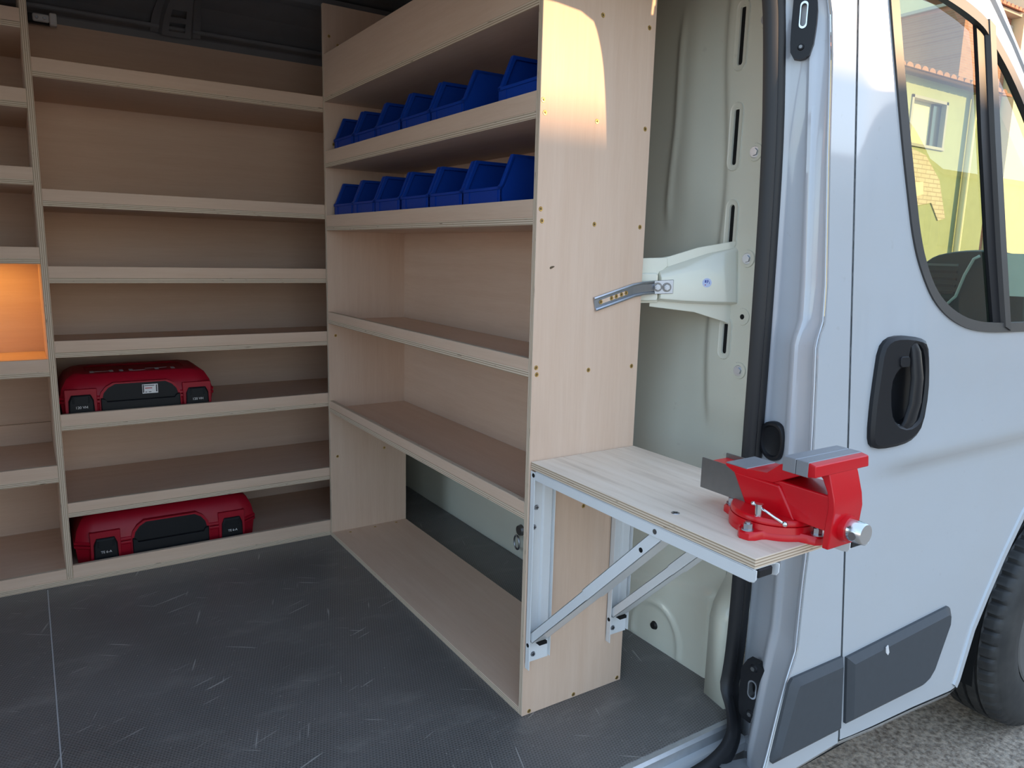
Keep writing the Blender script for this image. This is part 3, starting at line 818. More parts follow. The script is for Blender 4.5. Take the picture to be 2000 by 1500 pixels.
# division bar
q = MB(); bl = [(.985, 1.625), (1.006, 1.50), (1.028, 1.354), (1.078, 1.092), (1.122, .912)]; brr = [(1.050, 1.60), (1.066, 1.50), (1.093, 1.354), (1.146, 1.092), (1.19, .890)]
mid_ = [tuple(Vector(a).lerp(Vector(c), .55)) for a, c in zip(bl, brr)]
q.loft([[dmap(.012)(*p) for p in bl], [dmap(.004)(*p) for p in bl], [dmap(.002)(*p) for p in mid_]], 'plastic_black', False, False)
q.loft([[dmap(.002)(*p) for p in mid_], [dmap(-.008)(*tuple(Vector(p) + Vector((.004, 0)))) for p in mid_], [dmap(-.009)(*p) for p in brr], [dmap(.012)(*p) for p in brr]], 'seal_grey', False, False)
q.build('division_bar', door, smooth=True, solid=.002)
# panes
pane1 = [(1.15, .90)] + [(.96, 1.615), (.80, 1.640), (.665, 1.645)] + [(x + .012, z + .008) for x, z in WIN_L[1:]]
q = MB(); sheet(q, pane1, [], dmap(.010), 'door_glass', .06, .03); lab(q.build('window_pane', door, smooth='all'), 'green tinted cab window glass')
pane2 = [(1.18, .90), (1.73, .90), (1.50, 1.165), (1.275, 1.395), (1.05, 1.585)]
q = MB(); sheet(q, pane2, [], dmap(.008), 'door_glass', .06, .03); lab(q.build('quarter_pane', door, smooth='all'), 'tinted triangular quarter glass')
# door inner side
q = MB(); sheet(q, [(.60, .02), (1.05, .0), (1.40, .42), (1.9, .55), (1.9, .87), (.60, .87)], [], dmap(.10), 'cab_dark', .1, .05); q.build('inner_panel', door)
# handle
hd = empty('door_handle', (0, 0, 0)); hd.parent = door; hl = Vector((.72, -.38, .77)); hd.location = hl - root_loc(door); lab(hd, 'black plastic cab door handle in its recess')
def hb(mb, name, **k): return mb.build(name, hd, origin=hl, **k)
q = MB(); ho = resample(HOUT, .012); hs = shrink(ho, .008); hc = resample(HCAV, .012); hx = shrink(hc, -.006)
q.loft([[dmap(-.000)(*p) for p in ho], [dmap(-.010)(*p) for p in ho], [dmap(-.015)(*p) for p in hs]], 'plastic_black', True, False)
sheet(q, hs, [hx], dmap(-.015), 'plastic_black', .02, .5)
q.loft([[dmap(-.015)(*p) for p in hx], [dmap(-.011)(*p) for p in hc], [dmap(.018)(*[(p_ - c_) * .93 + c_ for p_, c_ in zip(p, (.735, .78))]) for p in hc], [dmap(.024)(*[(p_ - c_) * .7 + c_ for p_, c_ in zip(p, (.735, .78))]) for p in hc], [dmap(.024)(*[(p_ - c_) * .02 + c_ for p_, c_ in zip(p, (.735, .78))]) for p in hc]], 'plastic_black', True, False)
hb(q, 'handle_plate', smooth=True)
q = MB(); gp = [((.752, .878), .014, -.008), ((.757, .858), .019, -.012), ((.761, .80), .0215, -.016), ((.756, .745), .022, -.016), ((.745, .705), .023, -.013), ((.738, .688), .022, -.008)]
rg = []
for (c, hw, o_) in gp:
    rg.append([(c[0] + a * hw, doorY(*c) + o_ + d_, c[1] + .02 * a * 0) for a, d_ in ((-1, .008), (-.9, .001), (-.4, -.004), (.4, -.004), (.9, .001), (1, .008), (.6, .012), (-.6, .012))])
q.loft(rg, 'plastic_black'); hb(q, 'grip', smooth=True, bevel=.001)
q = MB(); q.loft([[dmap(o_)(x, z) for x, z in rrect(.697, .725, .827, .850, .006)] for o_ in (-.014, -.019)], 'plastic_black'); hb(q, 'lock_cover', bevel=.001)

# A-pillar / roof edge and windscreen
cabs = struct(empty('wall_cab', (1.3, .2, 1.0)), 'white windscreen pillar and cab roof edge')
pl = [(.60, 1.735), (.95, 1.722), (1.072, 1.690), (1.165, 1.600), (1.286, 1.495), (1.60, 1.235), (1.95, .935), (2.3, .62)]
pi_ = [(.60, 1.706), (.95, 1.691), (1.046, 1.661), (1.155, 1.580), (1.279, 1.474), (1.585, 1.221), (1.945, .915), (2.3, .60)]
q = MB(); q.loft([[dmap(.004)(*p) for p in pi_], [dmap(-.003)(*tuple(Vector(p).lerp(Vector(c), .2))) for p, c in zip(pi_, pl)], [dmap(-.001)(*tuple(Vector(p).lerp(Vector(c), .75))) for p, c in zip(pi_, pl)], [dmap(.010)(*p) for p in pl], [(p[0], doorY(*p) + .06, p[1] + .004) for p in pl]], 'van_paint', False, False)
q.build('windscreen_pillar', cabs, smooth='all', solid=.002)
q = MB(); q.loft([[(.5, -.26, 1.80), (1.1, -.24, 1.72)], [(.5, -.1, 1.90), (1.2, -.1, 1.78)], [(.5, .75, 1.95), (1.28, .75, 1.82)], [(.5, 1.6, 1.90), (1.2, 1.6, 1.78)], [(.5, 1.8, 1.75), (1.1, 1.8, 1.72)]], 'van_paint', False, False); q.build('cab_roof', cabs, smooth='all', solid=.01)
q = MB(); q.loft([[(1.1, 1.78, 1.72), (2.25, 1.74, .78)], [(1.2, 1.70, 1.74), (2.35, 1.66, .78)]], 'van_paint', False, False); q.build('far_pillar', cabs, solid=.02)
q = MB(); q.box(.6, 2.3, 1.78, 1.80, -.1, .86, 'cab_dark'); q.build('far_door_lining', cabs)
q = MB(); q.box(1.05, 2.9, -.30, 1.78, .30, .40, 'cab_dark'); q.build('cab_floor', cabs)
q = MB(); q.loft([[(1.95, -.35, .60), (1.95, 1.78, .60)], [(2.3, -.3, .72), (2.3, 1.7, .72)], [(2.9, -.2, .60), (2.9, 1.6, .60)]], 'van_paint', False, False); q.build('bonnet', cabs, smooth='all')
win1 = struct(empty('window_1', (1.7, .7, .9)), 'sloping windscreen glass of the cab')
q = MB(); q.loft([[(1.15, -.18, 1.69), (2.28, -.25, .76)], [(1.25, .75, 1.77), (2.45, .75, .76)], [(1.15, 1.68, 1.69), (2.28, 1.66, .76)]], 'screen_glass', False, False); q.build('windscreen_pane', win1, smooth='all')

# ================================================================== SHELVING ALONG THE FAR WALL
YA, YB = 1.290, 1.800
TH = .015
def back_y(z): return YB - max(0, z - 1.15) * .165
wsh = thing('wall_shelving', 'large birch plywood shelving along the far van wall holding two red cases', 'shelving', (-.83, 1.55, FZ))
p = MB(); p.box(-2.30, .300, YA - .002, YB, FZ, .0115, PLY('x'), ('z', EDGE('z'))); p.build('base_board', wsh, bevel=.0008)
def side(mb, x0, x1, z0, z1):
    mb.prism([(YA, z0), (YB, z0), (YB, 1.15), (back_y(z1), z1), (YA, z1)], 'x', x0, x1, PLY('z'), EDGE('x')); return mb
p = MB(); side(p, -.847, -.829, .012, 1.87); lab(p.build('divider', wsh, bevel=.0008), 'upright plywood divider between the two shelf bays')
p = MB(); side(p, .285, .300, .012, 1.78); p.build('end_panel', wsh, bevel=.0008)
p = MB(); side(p, -2.30, -2.285, .012, 1.78); p.build('end_panel', wsh, bevel=.0008)
for x0, x1 in ((-.829, .285), (-2.285, -.847)):
    p = MB(); p.box(x0, x1, YB - .004, YB + .003, .012, 1.15, PLY('x')); p.build('back_panel', wsh)
    p = MB(); p.prism([(YB - .004, 1.15), (YB + .003, 1.15), (back_y(1.745) + .003, 1.745), (back_y(1.745) - .004, 1.745)], 'x', x0, x1, PLY('x')); p.build('back_panel', wsh)
def wall_shelf(x0, x1, top, bot, board=True):
    root = None
    if board:
        p = MB(); p.box(x0, x1, YA, min(YB - .004, back_y(bot) - .006), bot, bot + TH, PLY('x'), ('z', EDGE('z'))); root = p.build('shelf', wsh, bevel=.0008)
    else: bot = .0115 - TH
    p = MB(); p.box(x0, x1, YA + .0004, YA + TH, bot + TH, top, PLY('x'), ('y', EDGE('y')))
    p.build('shelf_lip', root if root else wsh, bevel=.0008)
for top, bot in ((1.555, 1.503), (1.1986, 1.1497), (.9793, .930), (.7592, .7092), (.5355, .4855), (.256, .2105)): wall_shelf(-.829, .285, top, bot)
wall_shelf(-.829, .285, .053, 0, False)
for top, bot in ((1.677, 1.626), (1.468, 1.416), (1.256, 1.206), (1.033, .985), (.706, .654), (.380, .327)): wall_shelf(-2.285, -.847, top, bot)
wall_shelf(-2.285, -.847, .045, 0, False)
p = MB(); p.box(-2.285, -.847, YB - .016, YB - .004, .342, .415, PLY('x'), ('y', EDGE('y'))); p.build('back_batten', wsh, bevel=.0008)

# unseen warm strip lamp, put in for the orange glow of one left-bay compartment
led = thing('unseen_strip_lamp', 'unseen warm strip lamp put in for the orange glow at the left edge', 'lamp', (-1.2, 1.67, .978))
p = MB(); p.box(-1.55, -.88, 1.655, 1.690, .9805, .985, 'label_white'); p.build('lamp_housing', led)
p = MB(); p.box(-1.54, -.89, 1.660, 1.685, .9775, .9805, 'led_glow'); p.build('lamp_diffuser', led)

# ================================================================== SHELVING AGAINST THE BULKHEAD
LY = 1.270
fsh = thing('end_shelving', 'plywood shelving unit against the bulkhead with sunlit side panel', 'shelving', (.15, .64, FZ))
p = MB(); p.box(0, .300, 0, TH, FZ, 1.88, PLY('z'), ('y', EDGE('y'))); npan = lab(p.build('side_panel', fsh, bevel=.0008), 'near plywood side panel with brass screws')
p = MB(); p.box(0, .300, LY, LY + TH, FZ, 1.845, PLY('z'), ('y', EDGE('y'))); fpan = p.build('side_panel', fsh, bevel=.0008)
p = MB(); p.box(0, .300, TH, LY, FZ, .0115, PLY('y'), ('z', EDGE('z'))); p.build('base_board', fsh, bevel=.0008)
p = MB(); p.box(.293, .300, TH, LY, .474, 1.86, PLY('y')); p.build('back_panel', fsh)
for top, bot in ((1.685, 1.534), (1.3748, 1.3207), (1.1622, 1.1099), (.8299, .7891), (.5104, .4699)):
    p = MB(); p.box(0, .2925, TH, LY, bot, bot + TH, PLY('y'), ('z', EDGE('z'))); r = p.build('shelf', fsh, bevel=.0008)
    p = MB(); p.box(.0004, TH, TH, LY, bot + TH, top, PLY('y'), ('x', EDGE('x'))); p.build('shelf_lip', r, bevel=.0008)
# screws (shared mesh): countersunk brass head with a cross recess
def screw_mesh(r, mat, dark):
    q = MB(); n = 14
    q.loft([[(rr * math.cos(2 * PI * k / n), y, rr * math.sin(2 * PI * k / n)) for k in range(n)] for rr, y in ((r * 1.12, -.0001), (r, -.0009), (r * .55, -.0007), (r * .5, -.0004))], mat, True, True)
    for a in (0, 1):
        w_, h_ = (r * .95, r * .24) if a == 0 else (r * .24, r * .95)
        q.box(-w_ / 2, w_ / 2, -.0012, -.0008, -h_ / 2, h_ / 2, dark)
    return q
SC1 = screw_mesh(.0046, 'brass', 'brass_dark').build('screw', npan, origin=(0, 0, 0))
rl = root_loc(fsh)
first = True
for (x, z) in ((.151, 1.539), (.281, 1.537), (.007, 1.355), (.012, 1.331), (.147, 1.329), (.284, 1.328), (.009, 1.142), (.013, 1.118), (.152, 1.117), (.284, 1.116), (.010, .812), (.012, .797), (.153, .798), (.281, .799), (.156, .479), (.284, .478), (.288, .004), (.150, .003), (.020, .003)):
    loc = Vector((x, 0, z)) - rl; rot = (0, random.uniform(0, 1.5), 0)
    if first: SC1.location = loc; SC1.rotation_euler = rot; first = False
    else: share(SC1, 'screw', npan, loc, rot)
for (x, z) in ((.05, 1.72), (.03, 1.40), (.026, .745), (.026, .300), (.21, .31), (.02, 1.745)):
    share(SC1, 'screw', fpan, Vector((x, LY, z)) - rl, (0, random.uniform(0, 1.5), 0))
bs = [o for o in fsh.children if o.name.startswith('base_board')][0]
for (x, y) in ((.06, 1.24), (.16, 1.245), (.25, 1.25)):
    share(SC1, 'screw', bs, Vector((x, y, .0116)) - rl, (-PI / 2, 0, 0))
p = MB(); p.prism(smooth_poly([(.036, 1.024), (.044, 1.027), (.050, 1.026), (.043, 1.022), (.038, 1.020)], 1), 'y', -.0012, .0002, 'brass_dark'); lab(p.build('splinter', npan), 'small dark splinter mark')

# ================================================================== BLUE BINS
def bin_proto():
    W_, D_, H_, T_ = .174, .235, .142, .003
    r = empty('storage_bin', (0, 0, 0))
    FH = .070
    q = MB()
    sidep = [(0, 0), (0, FH), (.004, FH + .004), (.034, H_), (D_, H_), (D_, 0)]
    for y in (0, W_ - T_): q.prism([(x, z) for x, z in sidep], 'y', -y - T_, -y, 'bin_blue')
    q.box(0, T_, -W_, 0, 0, FH, 'bin_blue'); q.box(D_ - T_, D_, -W_, 0, 0, H_ - .012, 'bin_blue'); q.box(0, D_, -W_, 0, 0, T_, 'bin_blue')
    q.box(.088, .130, -W_ + .001, -.001, .1, .1, 'bin_blue') if False else None
    q.build('bin_body', r, origin=(0, 0, 0))
    q = MB(); e = .011
    for s_, y in ((1, 0), (-1, -W_)):
        a, c = (y, y - e * s_)
        lo, hi = min(a, c), max(a, c)
        pr_ = [(-.003, FH - .004), (-.003, FH + .004), (.002, FH + .008), (.030, H_ + .003), (D_, H_ + .003), (D_, H_ - .005), (.038, H_ - .005), (.008, FH)]
        q.prism(pr_, 'y', lo, hi, 'bin_blue')
    q.box(-.003, .004, -W_, 0, FH - .004, FH + .003, 'bin_blue'); q.box(D_ - .006, D_, -W_, 0, H_ - .014, H_ - .004, 'bin_blue')
    q.build('rim', r, origin=(0, 0, 0), bevel=.0008)
    q = MB(); q.box(-.002, .001, -.034, -.031, .008, FH - .004, 'bin_blue'); q.box(-.002, .001, -W_ + .012, -W_ + .015, .008, FH - .004, 'bin_blue'); q.box(-.002, .001, -W_ + .012, -.031, .006, .010, 'bin_blue'); q.build('label_slot', r, origin=(0, 0, 0))
    q = MB(); q.box(.09, .094, -W_ - .0003, -W_ + .001, .02, H_ - .01, 'bin_blue'); q.box(.09, D_ - .01, -W_ - .0003, -W_ + .001, .098, .102, 'bin_blue'); q.build('side_rib', r, origin=(0, 0, 0))
    return r
proto = bin_proto()
ordn = ['first', 'second', 'third', 'fourth', 'fifth', 'sixth']
spots = [('upper', 1.3358, 1.232 - n * .1775, n) for n in range(5)] + [('upper', 1.3358, .192, 5)] + [('lower', 1.1250, 1.246 - n * .1803, n) for n in range(6)]
for k, (row, z, y, n) in enumerate(spots):
    if k == 0: o = proto
    else:
        o = proto.copy(); COL.objects.link(o); o.name = 'storage_bin'
        for ch in proto.children:
            c = ch.copy(); COL.objects.link(c); c.parent = o
    o.location = (.0185 + random.uniform(0, .003), y, z)
    o.rotation_euler = (0, 0, random.uniform(-.004, .004))
    lb = 'blue bin standing apart at the near end of the upper bin shelf' if (row, n) == ('upper', 5) else f'{ordn[n]} blue bin from the far end of the {row} bin shelf'
    tag(o, lb, 'storage bin', 'blue picking bins on the front shelving')

# ================================================================== RED TOOL CASES
def text_mesh(name, body, size, parent, mat, origin_loc, rot, depth=.0004, sx=1.0):
    cu = bpy.data.curves.new(name, 'FONT'); cu.body = body; cu.size = size; cu.extrude = depth; cu.align_x = 'CENTER'; cu.align_y = 'CENTER'
    tmp = bpy.data.objects.new(name + '_tmp', cu); COL.objects.link(tmp)
    bpy.context.view_layer.update()
    dg = bpy.context.evaluated_depsgraph_get()
    me = bpy.data.meshes.new_from_object(tmp.evaluated_get(dg)); bpy.data.objects.remove(tmp, do_unlink=True)
    me.materials.clear(); me.materials.append(MATS[mat])
    o = bpy.data.objects.new(name, me); COL.objects.link(o); o.parent = parent; o.location = origin_loc; o.rotation_euler = rot; o.scale = (sx, 1, 1)
    return o
def tool_case(loc, rz, W_, D_, H_, label, latch_text, sticker, cw, lo, x_off):
    r = thing('tool_case', label, 'tool case', loc, 'red tool cases on the far shelving'); r.rotation_euler = (0, 0, rz)
    def plan(ins):
        c = .045; x0, x1, y0, y1 = -W_ / 2 + ins, W_ / 2 - ins, ins, D_ - ins
        cc = max(.01, c - ins * .3)
        return [(x0 + cc, y0), (x1 - cc, y0), (x1, y0 + cc * .7), (x1, y1 - cc), (x1 - cc, y1), (x0 + cc, y1), (x0, y1 - cc), (x0, y0 + cc * .7)]
    q = MB(); sm = H_ * .46
    q.loft([[(x, y, z) for x, y in plan(i_)] for i_, z in ((.014, 0), (.006, .006), (.0, sm - .012), (-.004, sm - .010), (-.004, sm - .001))], 'case_red')
    B = lambda mb, name, **k_: mb.build(name, r, origin=(0, 0, 0), **k_)
    B(q, 'lower_shell', bevel=.002, seg=2, smooth=True)
    q = MB(); q.loft([[(x, y, z) for x, y in plan(i_)] for i_, z in ((-.004, sm + .001), (-.004, sm + .010), (.0, sm + .012), (.006, H_ * .72), (.020, H_ * .90), (.040, H_), (.075, H_), (.080, H_ - .004))], 'case_red')
    B(q, 'lid', bevel=.002, seg=2, smooth=True)
    # handle tray with arched outline
    arch = [(-cw, .006), (cw, .006), (cw, H_ * .52)] + [(cw * math.cos(t) if False else cw - (1 - math.cos(t)) * cw * .38, H_ * .52 + math.sin(t) * H_ * .30) for t in [PI / 2 * k_ / 5 for k_ in range(1, 6)]]
    arch = [(-cw, .006), (cw, .006), (cw, H_ * .50), (cw * .96, H_ * .62), (cw * .84, H_ * .74), (cw * .66, H_ * .82), (-cw * .66, H_ * .82), (-cw * .84, H_ * .74), (-cw * .96, H_ * .62), (-cw, H_ * .50)]
    inn = [(x * .93, (z - H_ * .45) * .92 + H_ * .45) for x, z in arch]
    dp = lambda z: 0.0 if z < H_ * .6 else (z - H_ * .6) / (H_ * .3) * .012
    q = MB()
    q.loft([[(x + x_off, .020, z) for x, z in arch], [(x + x_off, -.0065, z) for x, z in arch], [(x + x_off, -.0065, z) for x, z in inn]], 'case_red', True, False); B(q, 'handle_surround', smooth=True)
    q = MB(); q.prism([(x + x_off, z) for x, z in inn], 'y', -.0058, .010, 'case_black'); B(q, 'handle_tray')
    q = MB(); bar = [(-cw * .97, .004), (cw * .97, .004), (cw * .97, H_ * .50), (cw * .88, H_ * .48), (cw * .84, H_ * .42), (-cw * .84, H_ * .42), (-cw * .88, H_ * .48), (-cw * .97, H_ * .50)]
    q.loft([[(x + x_off, y, z) for x, z in [(a, b_ if b_ > .01 else b_) for a, b_ in bar]] for y in (-.0055, -.014)] + [[(x * .985 + x_off, -.018, (z - H_ * .25) * .94 + H_ * .25) for x, z in bar]], 'case_black'); B(q, 'handle_grip', bevel=.001, smooth=True)
    for s_ in (-1, 1):
        xc = x_off + s_ * lo
        q = MB(); fr = [(-.044, .012), (.044, .012), (.044, H_ * .72), (-.044, H_ * .72)]
        q.loft([[(xc + x, .012, z) for x, z in fr], [(xc + x, -.0055, z) for x, z in fr], [(xc + x * .96, -.0065, z) for x, z in fr]], 'case_red'); B(q, 'latch_frame', bevel=.001)
        q = MB(); lt = [(-.036, .004), (.036, .004), (.034, H_ * .48), (.026, H_ * .60), (-.026, H_ * .60), (-.034, H_ * .48)]
        q.loft([[(xc + x, y, z) for x, z in lt] for y in (-.006, -.012)] + [[(xc + x * .9, -.016, (z - .03) * .92 + .03) for x, z in lt]], 'case_black'); la = B(q, 'latch', bevel=.001, smooth=True)
        for a in (-1, 1):
            q = MB(); q.loft([[(xc + a * .021 + dx, y, z) for dx, y, z in ((-.0025, -.0155, H_ * .42), (.0025, -.0155, H_ * .42), (.0025, -.0155, H_ * .56), (-.0025, -.0155, H_ * .56))], [(xc + a * .021 + dx, y, z) for dx, y, z in ((-.001, -.0185, H_ * .43), (.001, -.0185, H_ * .43), (.001, -.0175, H_ * .55), (-.001, -.0175, H_ * .55))]], 'case_black')
            q.build('latch_rib', la, origin=(0, 0, 0))
        text_mesh('latch_lettering', latch_text, .011, la, 'label_white', (xc, -.0163, H_ * .33), (PI / 2, 0, 0))
    if sticker:
        q = MB(); q.box(x_off + .004, x_off + .050, -.0064, -.0058, H_ * .53, H_ * .74, 'label_white'); stk = B(q, 'label_sticker'); lab(stk, 'small white printed label')
        q = MB()
        for (a, b_, c, d_, mt) in ((.010, .040, .70, .715, 'print_black'), (.012, .033, .64, .66, 'print_red'), (.0055, .009, .55, .73, 'print_black'), (.044, .0475, .56, .72, 'print_black'), (.012, .018, .555, .57, 'print_black'), (.022, .030, .555, .57, 'print_black')):
            q.box(x_off + a, x_off + b_, -.0068, -.0063, H_ * c, H_ * d_, mt)
        q.build('label_print', stk, origin=(0, 0, 0))
        text_mesh('lid_lettering', 'HILTI', .050, r, 'print_grey', (x_off - .01, .078, H_ + .0002), (0, 0, 0), .0002, 2.3)
    return r
tool_case((-.602, 1.334, .5006), 0.0, .445, .30, .142, 'red and black tool case with a white label on the shelf above', '120 VH', True, .118, .168, .0)
tool_case((-.536, 1.340, .0117), 0.0, .560, .36, .168, 'larger red and black tool case on the bottom shelf near the floor', 'TE 6-A', False, .122, .196, .0)

# ================================================================== FOLDING WORKBENCH
bench = thing('folding_workbench', 'fold-down workbench with wood top on white steel brackets outside the shelving', 'workbench', (.15, -.30, .12))
p = MB(); p.box(.004, .300, -.600, -.0015, .5895, .606, 'bench_laminate', ('z', EDGE('z'))); wt = p.build('worktop', bench, bevel=.0008)
for (x, y) in ((.045, -.392), (.27, -.392)):
    q = MB(); q.cyl((x, y, .6058), (x, y, .6068), .008, 'zinc', .007, 16); q.box(x - .005, x + .005, y - .001, y + .001, .6066, .6071, 'print_black'); q.box(x - .001, x + .001, y - .005, y + .005, .6066, .6071, 'print_black'); q.build('screw', wt)
def bracket(x0):
    x1 = x0 + .055; t_ = .002
    br_ = empty('folding_bracket'); br_.parent = bench; br_.location = Vector((x0, 0, .12)) - root_loc(bench); lab(br_, 'white steel folding bracket')
    def bd(mb, n_, **k_): return mb.build(n_, br_, origin=(x0, 0, .12), **k_)
    # wall channel
    q = MB(); q.box(x0, x0 + t_, -.017, -.0006, .118, .586, 'bracket_white'); q.box(x0, x1 + .008, -.0030, -.0006, .130, .580, 'bracket_white')
    q.box(x1 + .006, x1 + .008, -.012, -.0006, .135, .580, 'bracket_white')
    q.prism([(x0 + .030, -.003), (x0 + .034, -.008), (x1, -.008), (x1 + .006, -.003)], 'z', .210, .580, 'bracket_white')
    wc = bd(q, 'wall_channel', bevel=.0008)
    for (dx, z) in ((.017, .500), (.012, .455), (.018, .182), (.020, .148)):
        q = MB(); q.cyl((x0 + dx, -.003, z), (x0 + dx, -.0055, z), .0065, 'zinc', .005, 14); q.box(x0 + dx - .004, x0 + dx + .004, -.006, -.0054, z - .0008, z + .0008, 'print_black'); q.box(x0 + dx - .0008, x0 + dx + .0008, -.006, -.0054, z - .004, z + .004, 'print_black'); q.build('screw', wc, origin=(x0, 0, .12))
    # arm
    q = MB(); fl = [(-.0185, .5885), (-.0185, .568), (-.592, .566), (-.600, .568), (-.604, .574), (-.604, .5885)]
    q.prism(fl, 'x', x0 - .0, x0 + t_, 'bracket_white'); q.prism(fl, 'x', x1 - t_, x1, 'bracket_white'); q.box(x0, x1, -.598, -.0185, .5868, .5888, 'bracket_white'); bd(q, 'arm', bevel=.0006)
    q = MB(); q.box(x0 + .010, x1 - .012, -.601, -.585, .572, .5866, 'plastic_black'); bd(q, 'end_stop', bevel=.002)
    # two stage strut (channel section)
    def strut(a, c, xa, xb, h, n_):
        A = Vector((0, a[0], a[1])); C_ = Vector((0, c[0], c[1])); d = (C_ - A).normalized(); nn = Vector((0, -d.z, d.y))
        if nn.z < 0: nn = -nn
        q = MB()
        def bx(u0, u1, w0, w1):
            ps = [A + nn * w0, C_ + nn * w0, C_ + nn * w1, A + nn * w1]
            q.loft([[(u0, v.y, v.z) for v in ps], [(u1, v.y, v.z) for v in ps]], 'bracket_white')
        bx(xa, xa + t_, 0, h); bx(xb - t_, xb, 0, h); bx(xa, xb, h - t_, h)
        bx(xa, xb, 0, t_)
        return bd(q, n_, bevel=.0006)
    strut((-.018, .184), (-.240, .405), x0 + .006, x1 - .010, .021, 'lower_strut')
    strut((-.205, .368), (-.398, .562), x0 + .004, x1 - .008, .024, 'upper_strut')
    q = MB(); q.box(x0 + .020, x1 - .014, -.028, -.010, .180, .187, 'hole_black'); bd(q, 'strut_end_shade')  # black block painted in for the shade inside the strut end
    for (y, z, xo) in ((-.350, .529, .004), (-.213, .388, .006), (-.010, .178, 0), (-.012, .578, 0), (-.386, .577, 0)):
        q = MB(); q.cyl((x0 + xo - .0006, y, z), (x0 + xo + .0002, y, z), .0048, 'hole_black' if (y, z) != (-.386, .577) else 'steel_grey', None, 14); bd(q, 'rivet_hole')
bracket(.0035); bracket(.2425)

# ================================================================== BENCH VICE
VX = .155
vice = thing('bench_vice', 'red bench vice with grey jaws and chrome spindle bolted to the workbench', 'vice', (VX, -.52, .606))
def vb(mb, name, par=None, **k_): return mb.build(name, par or vice, origin=(VX, -.52, .606) , **k_)
VC = (.147, -.520)
q = MB(); n = 40
outl = []
for k in range(72):
    a = 2 * PI * k / 72; r_ = .073
    for la in (190, 268, 93, 8):
        d = abs((math.degrees(a) - la + 180) % 360 - 180)
        r_ += .024 * math.exp(-(d / 13) ** 4)
    outl.append((r_ * math.cos(a), r_ * math.sin(a)))
P3 = lambda k_, z: [(VC[0] + x * k_, VC[1] + y * k_, z) for x, y in outl]
q.loft([P3(1, .6062), P3(1, .617), P3(.97, .620)], 'vice_red'); q.cyl((*VC, .618), (*VC, .629), .074, 'vice_red', .072, 48)
bs_ = vb(q, 'swivel_base', smooth=True)
q = MB(); q.loft([[(VC[0] + r_ * math.cos(2 * PI * k / 48), VC[1] + r_ * math.sin(2 * PI * k / 48), z) for k in range(48)] for r_, z in ((.069, .629), (.0715, .631), (.0715, .637), (.069, .640), (.0, .6405))], 'vice_red', True, False); vb(q, 'swivel_disc', smooth=True)
for la in (190, 268, 93, 8):
    a = math.radians(la); x, y = VC[0] + .086 * math.cos(a), VC[1] + .086 * math.sin(a)
    q = MB(); q.cyl((x, y, .620), (x, y, .622), .010, 'zinc', None, 16); q.cyl((x, y, .622), (x, y, .631), .0075, 'zinc', None, 6); q.cyl((x, y, .631), (x, y, .634), .0045, 'zinc', None, 10); vb(q, 'mounting_bolt')
# fixed body: slanting column
q = MB()
def hexa(a, b_):     # polygon rings in Y per z
    return a
bot_ = [(VX - .036, -.480), (VX + .036, -.480), (VX + .036, -.580), (VX - .036, -.580)]
top_ = [(VX - .040, -.452), (VX + .040, -.452), (VX + .040, -.548), (VX - .040, -.548)]
q.loft([[(x, y, .637) for x, y in bot_], [(x, y, .690) for x, y in top_]], 'vice_red'); vb(q, 'fixed_body', bevel=.004, seg=2, smooth=True)
# anvil flare and jaw carrier
q = MB(); q.loft([[(VX - .038, y, z) for y, z in ((-.434, .694), (-.434, .699), (-.480, .700), (-.520, .704), (-.545, .725), (-.576, .7295), (-.584, .716), (-.534, .690), (-.455, .686))], [(VX + .038, y, z) for y, z in ((-.434, .694), (-.434, .699), (-.480, .700), (-.520, .704), (-.545, .725), (-.576, .7295), (-.584, .716), (-.534, .690), (-.455, .686))]], 'vice_red'); vb(q, 'jaw_carrier', bevel=.002, seg=2, smooth=True)
q = MB(); q.box(VX - .0375, VX + .0375, -.4805, -.4345, .6985, .7010, 'jaw_grey'); vb(q, 'anvil', bevel=.0008)
q = MB(); q.box(VX - .072, VX + .066, -.597, -.574, .727, .751, 'jaw_grey'); vb(q, 'fixed_jaw', bevel=.001)
q = MB(); q.box(VX - .072, VX + .066, -.620, -.598, .727, .751, 'jaw_grey'); vb(q, 'moving_jaw', bevel=.001)
# slide
q = MB(); q.box(VX - .034, VX - .030, -.500, -.376, .638, .694, 'steel_grey'); q.box(VX + .030, VX + .034, -.500, -.376, .638, .694, 'steel_grey'); q.box(VX - .030, VX + .030, -.500, -.379, .640, .686, 'vice_red'); vb(q, 'slide_tail', bevel=.0008)
q = MB(); q.box(VX - .035, VX + .035, -.640, -.500, .639, .697, 'vice_red'); vb(q, 'slide', bevel=.003, seg=2, smooth=True)
# front web of the moving jaw
web = [(-.615, .749), (-.626, .748), (-.635, .726), (-.645, .694), (-.648, .675), (-.646, .650), (-.643, .612), (-.632, .612), (-.633, .640), (-.636, .682), (-.632, .702), (-.622, .721), (-.614, .727)]
q = MB(); q.prism(web, 'x', VX - .037, VX + .037, 'vice_red'); vb(q, 'front_web', bevel=.002, seg=2, smooth=True)
q = MB(); q.prism([(-.619, .7275), (-.634, .730), (-.632, .748), (-.619, .7505)], 'x', VX - .072, VX + .066, 'vice_red'); vb(q, 'jaw_backing', bevel=.002, seg=2, smooth=True)
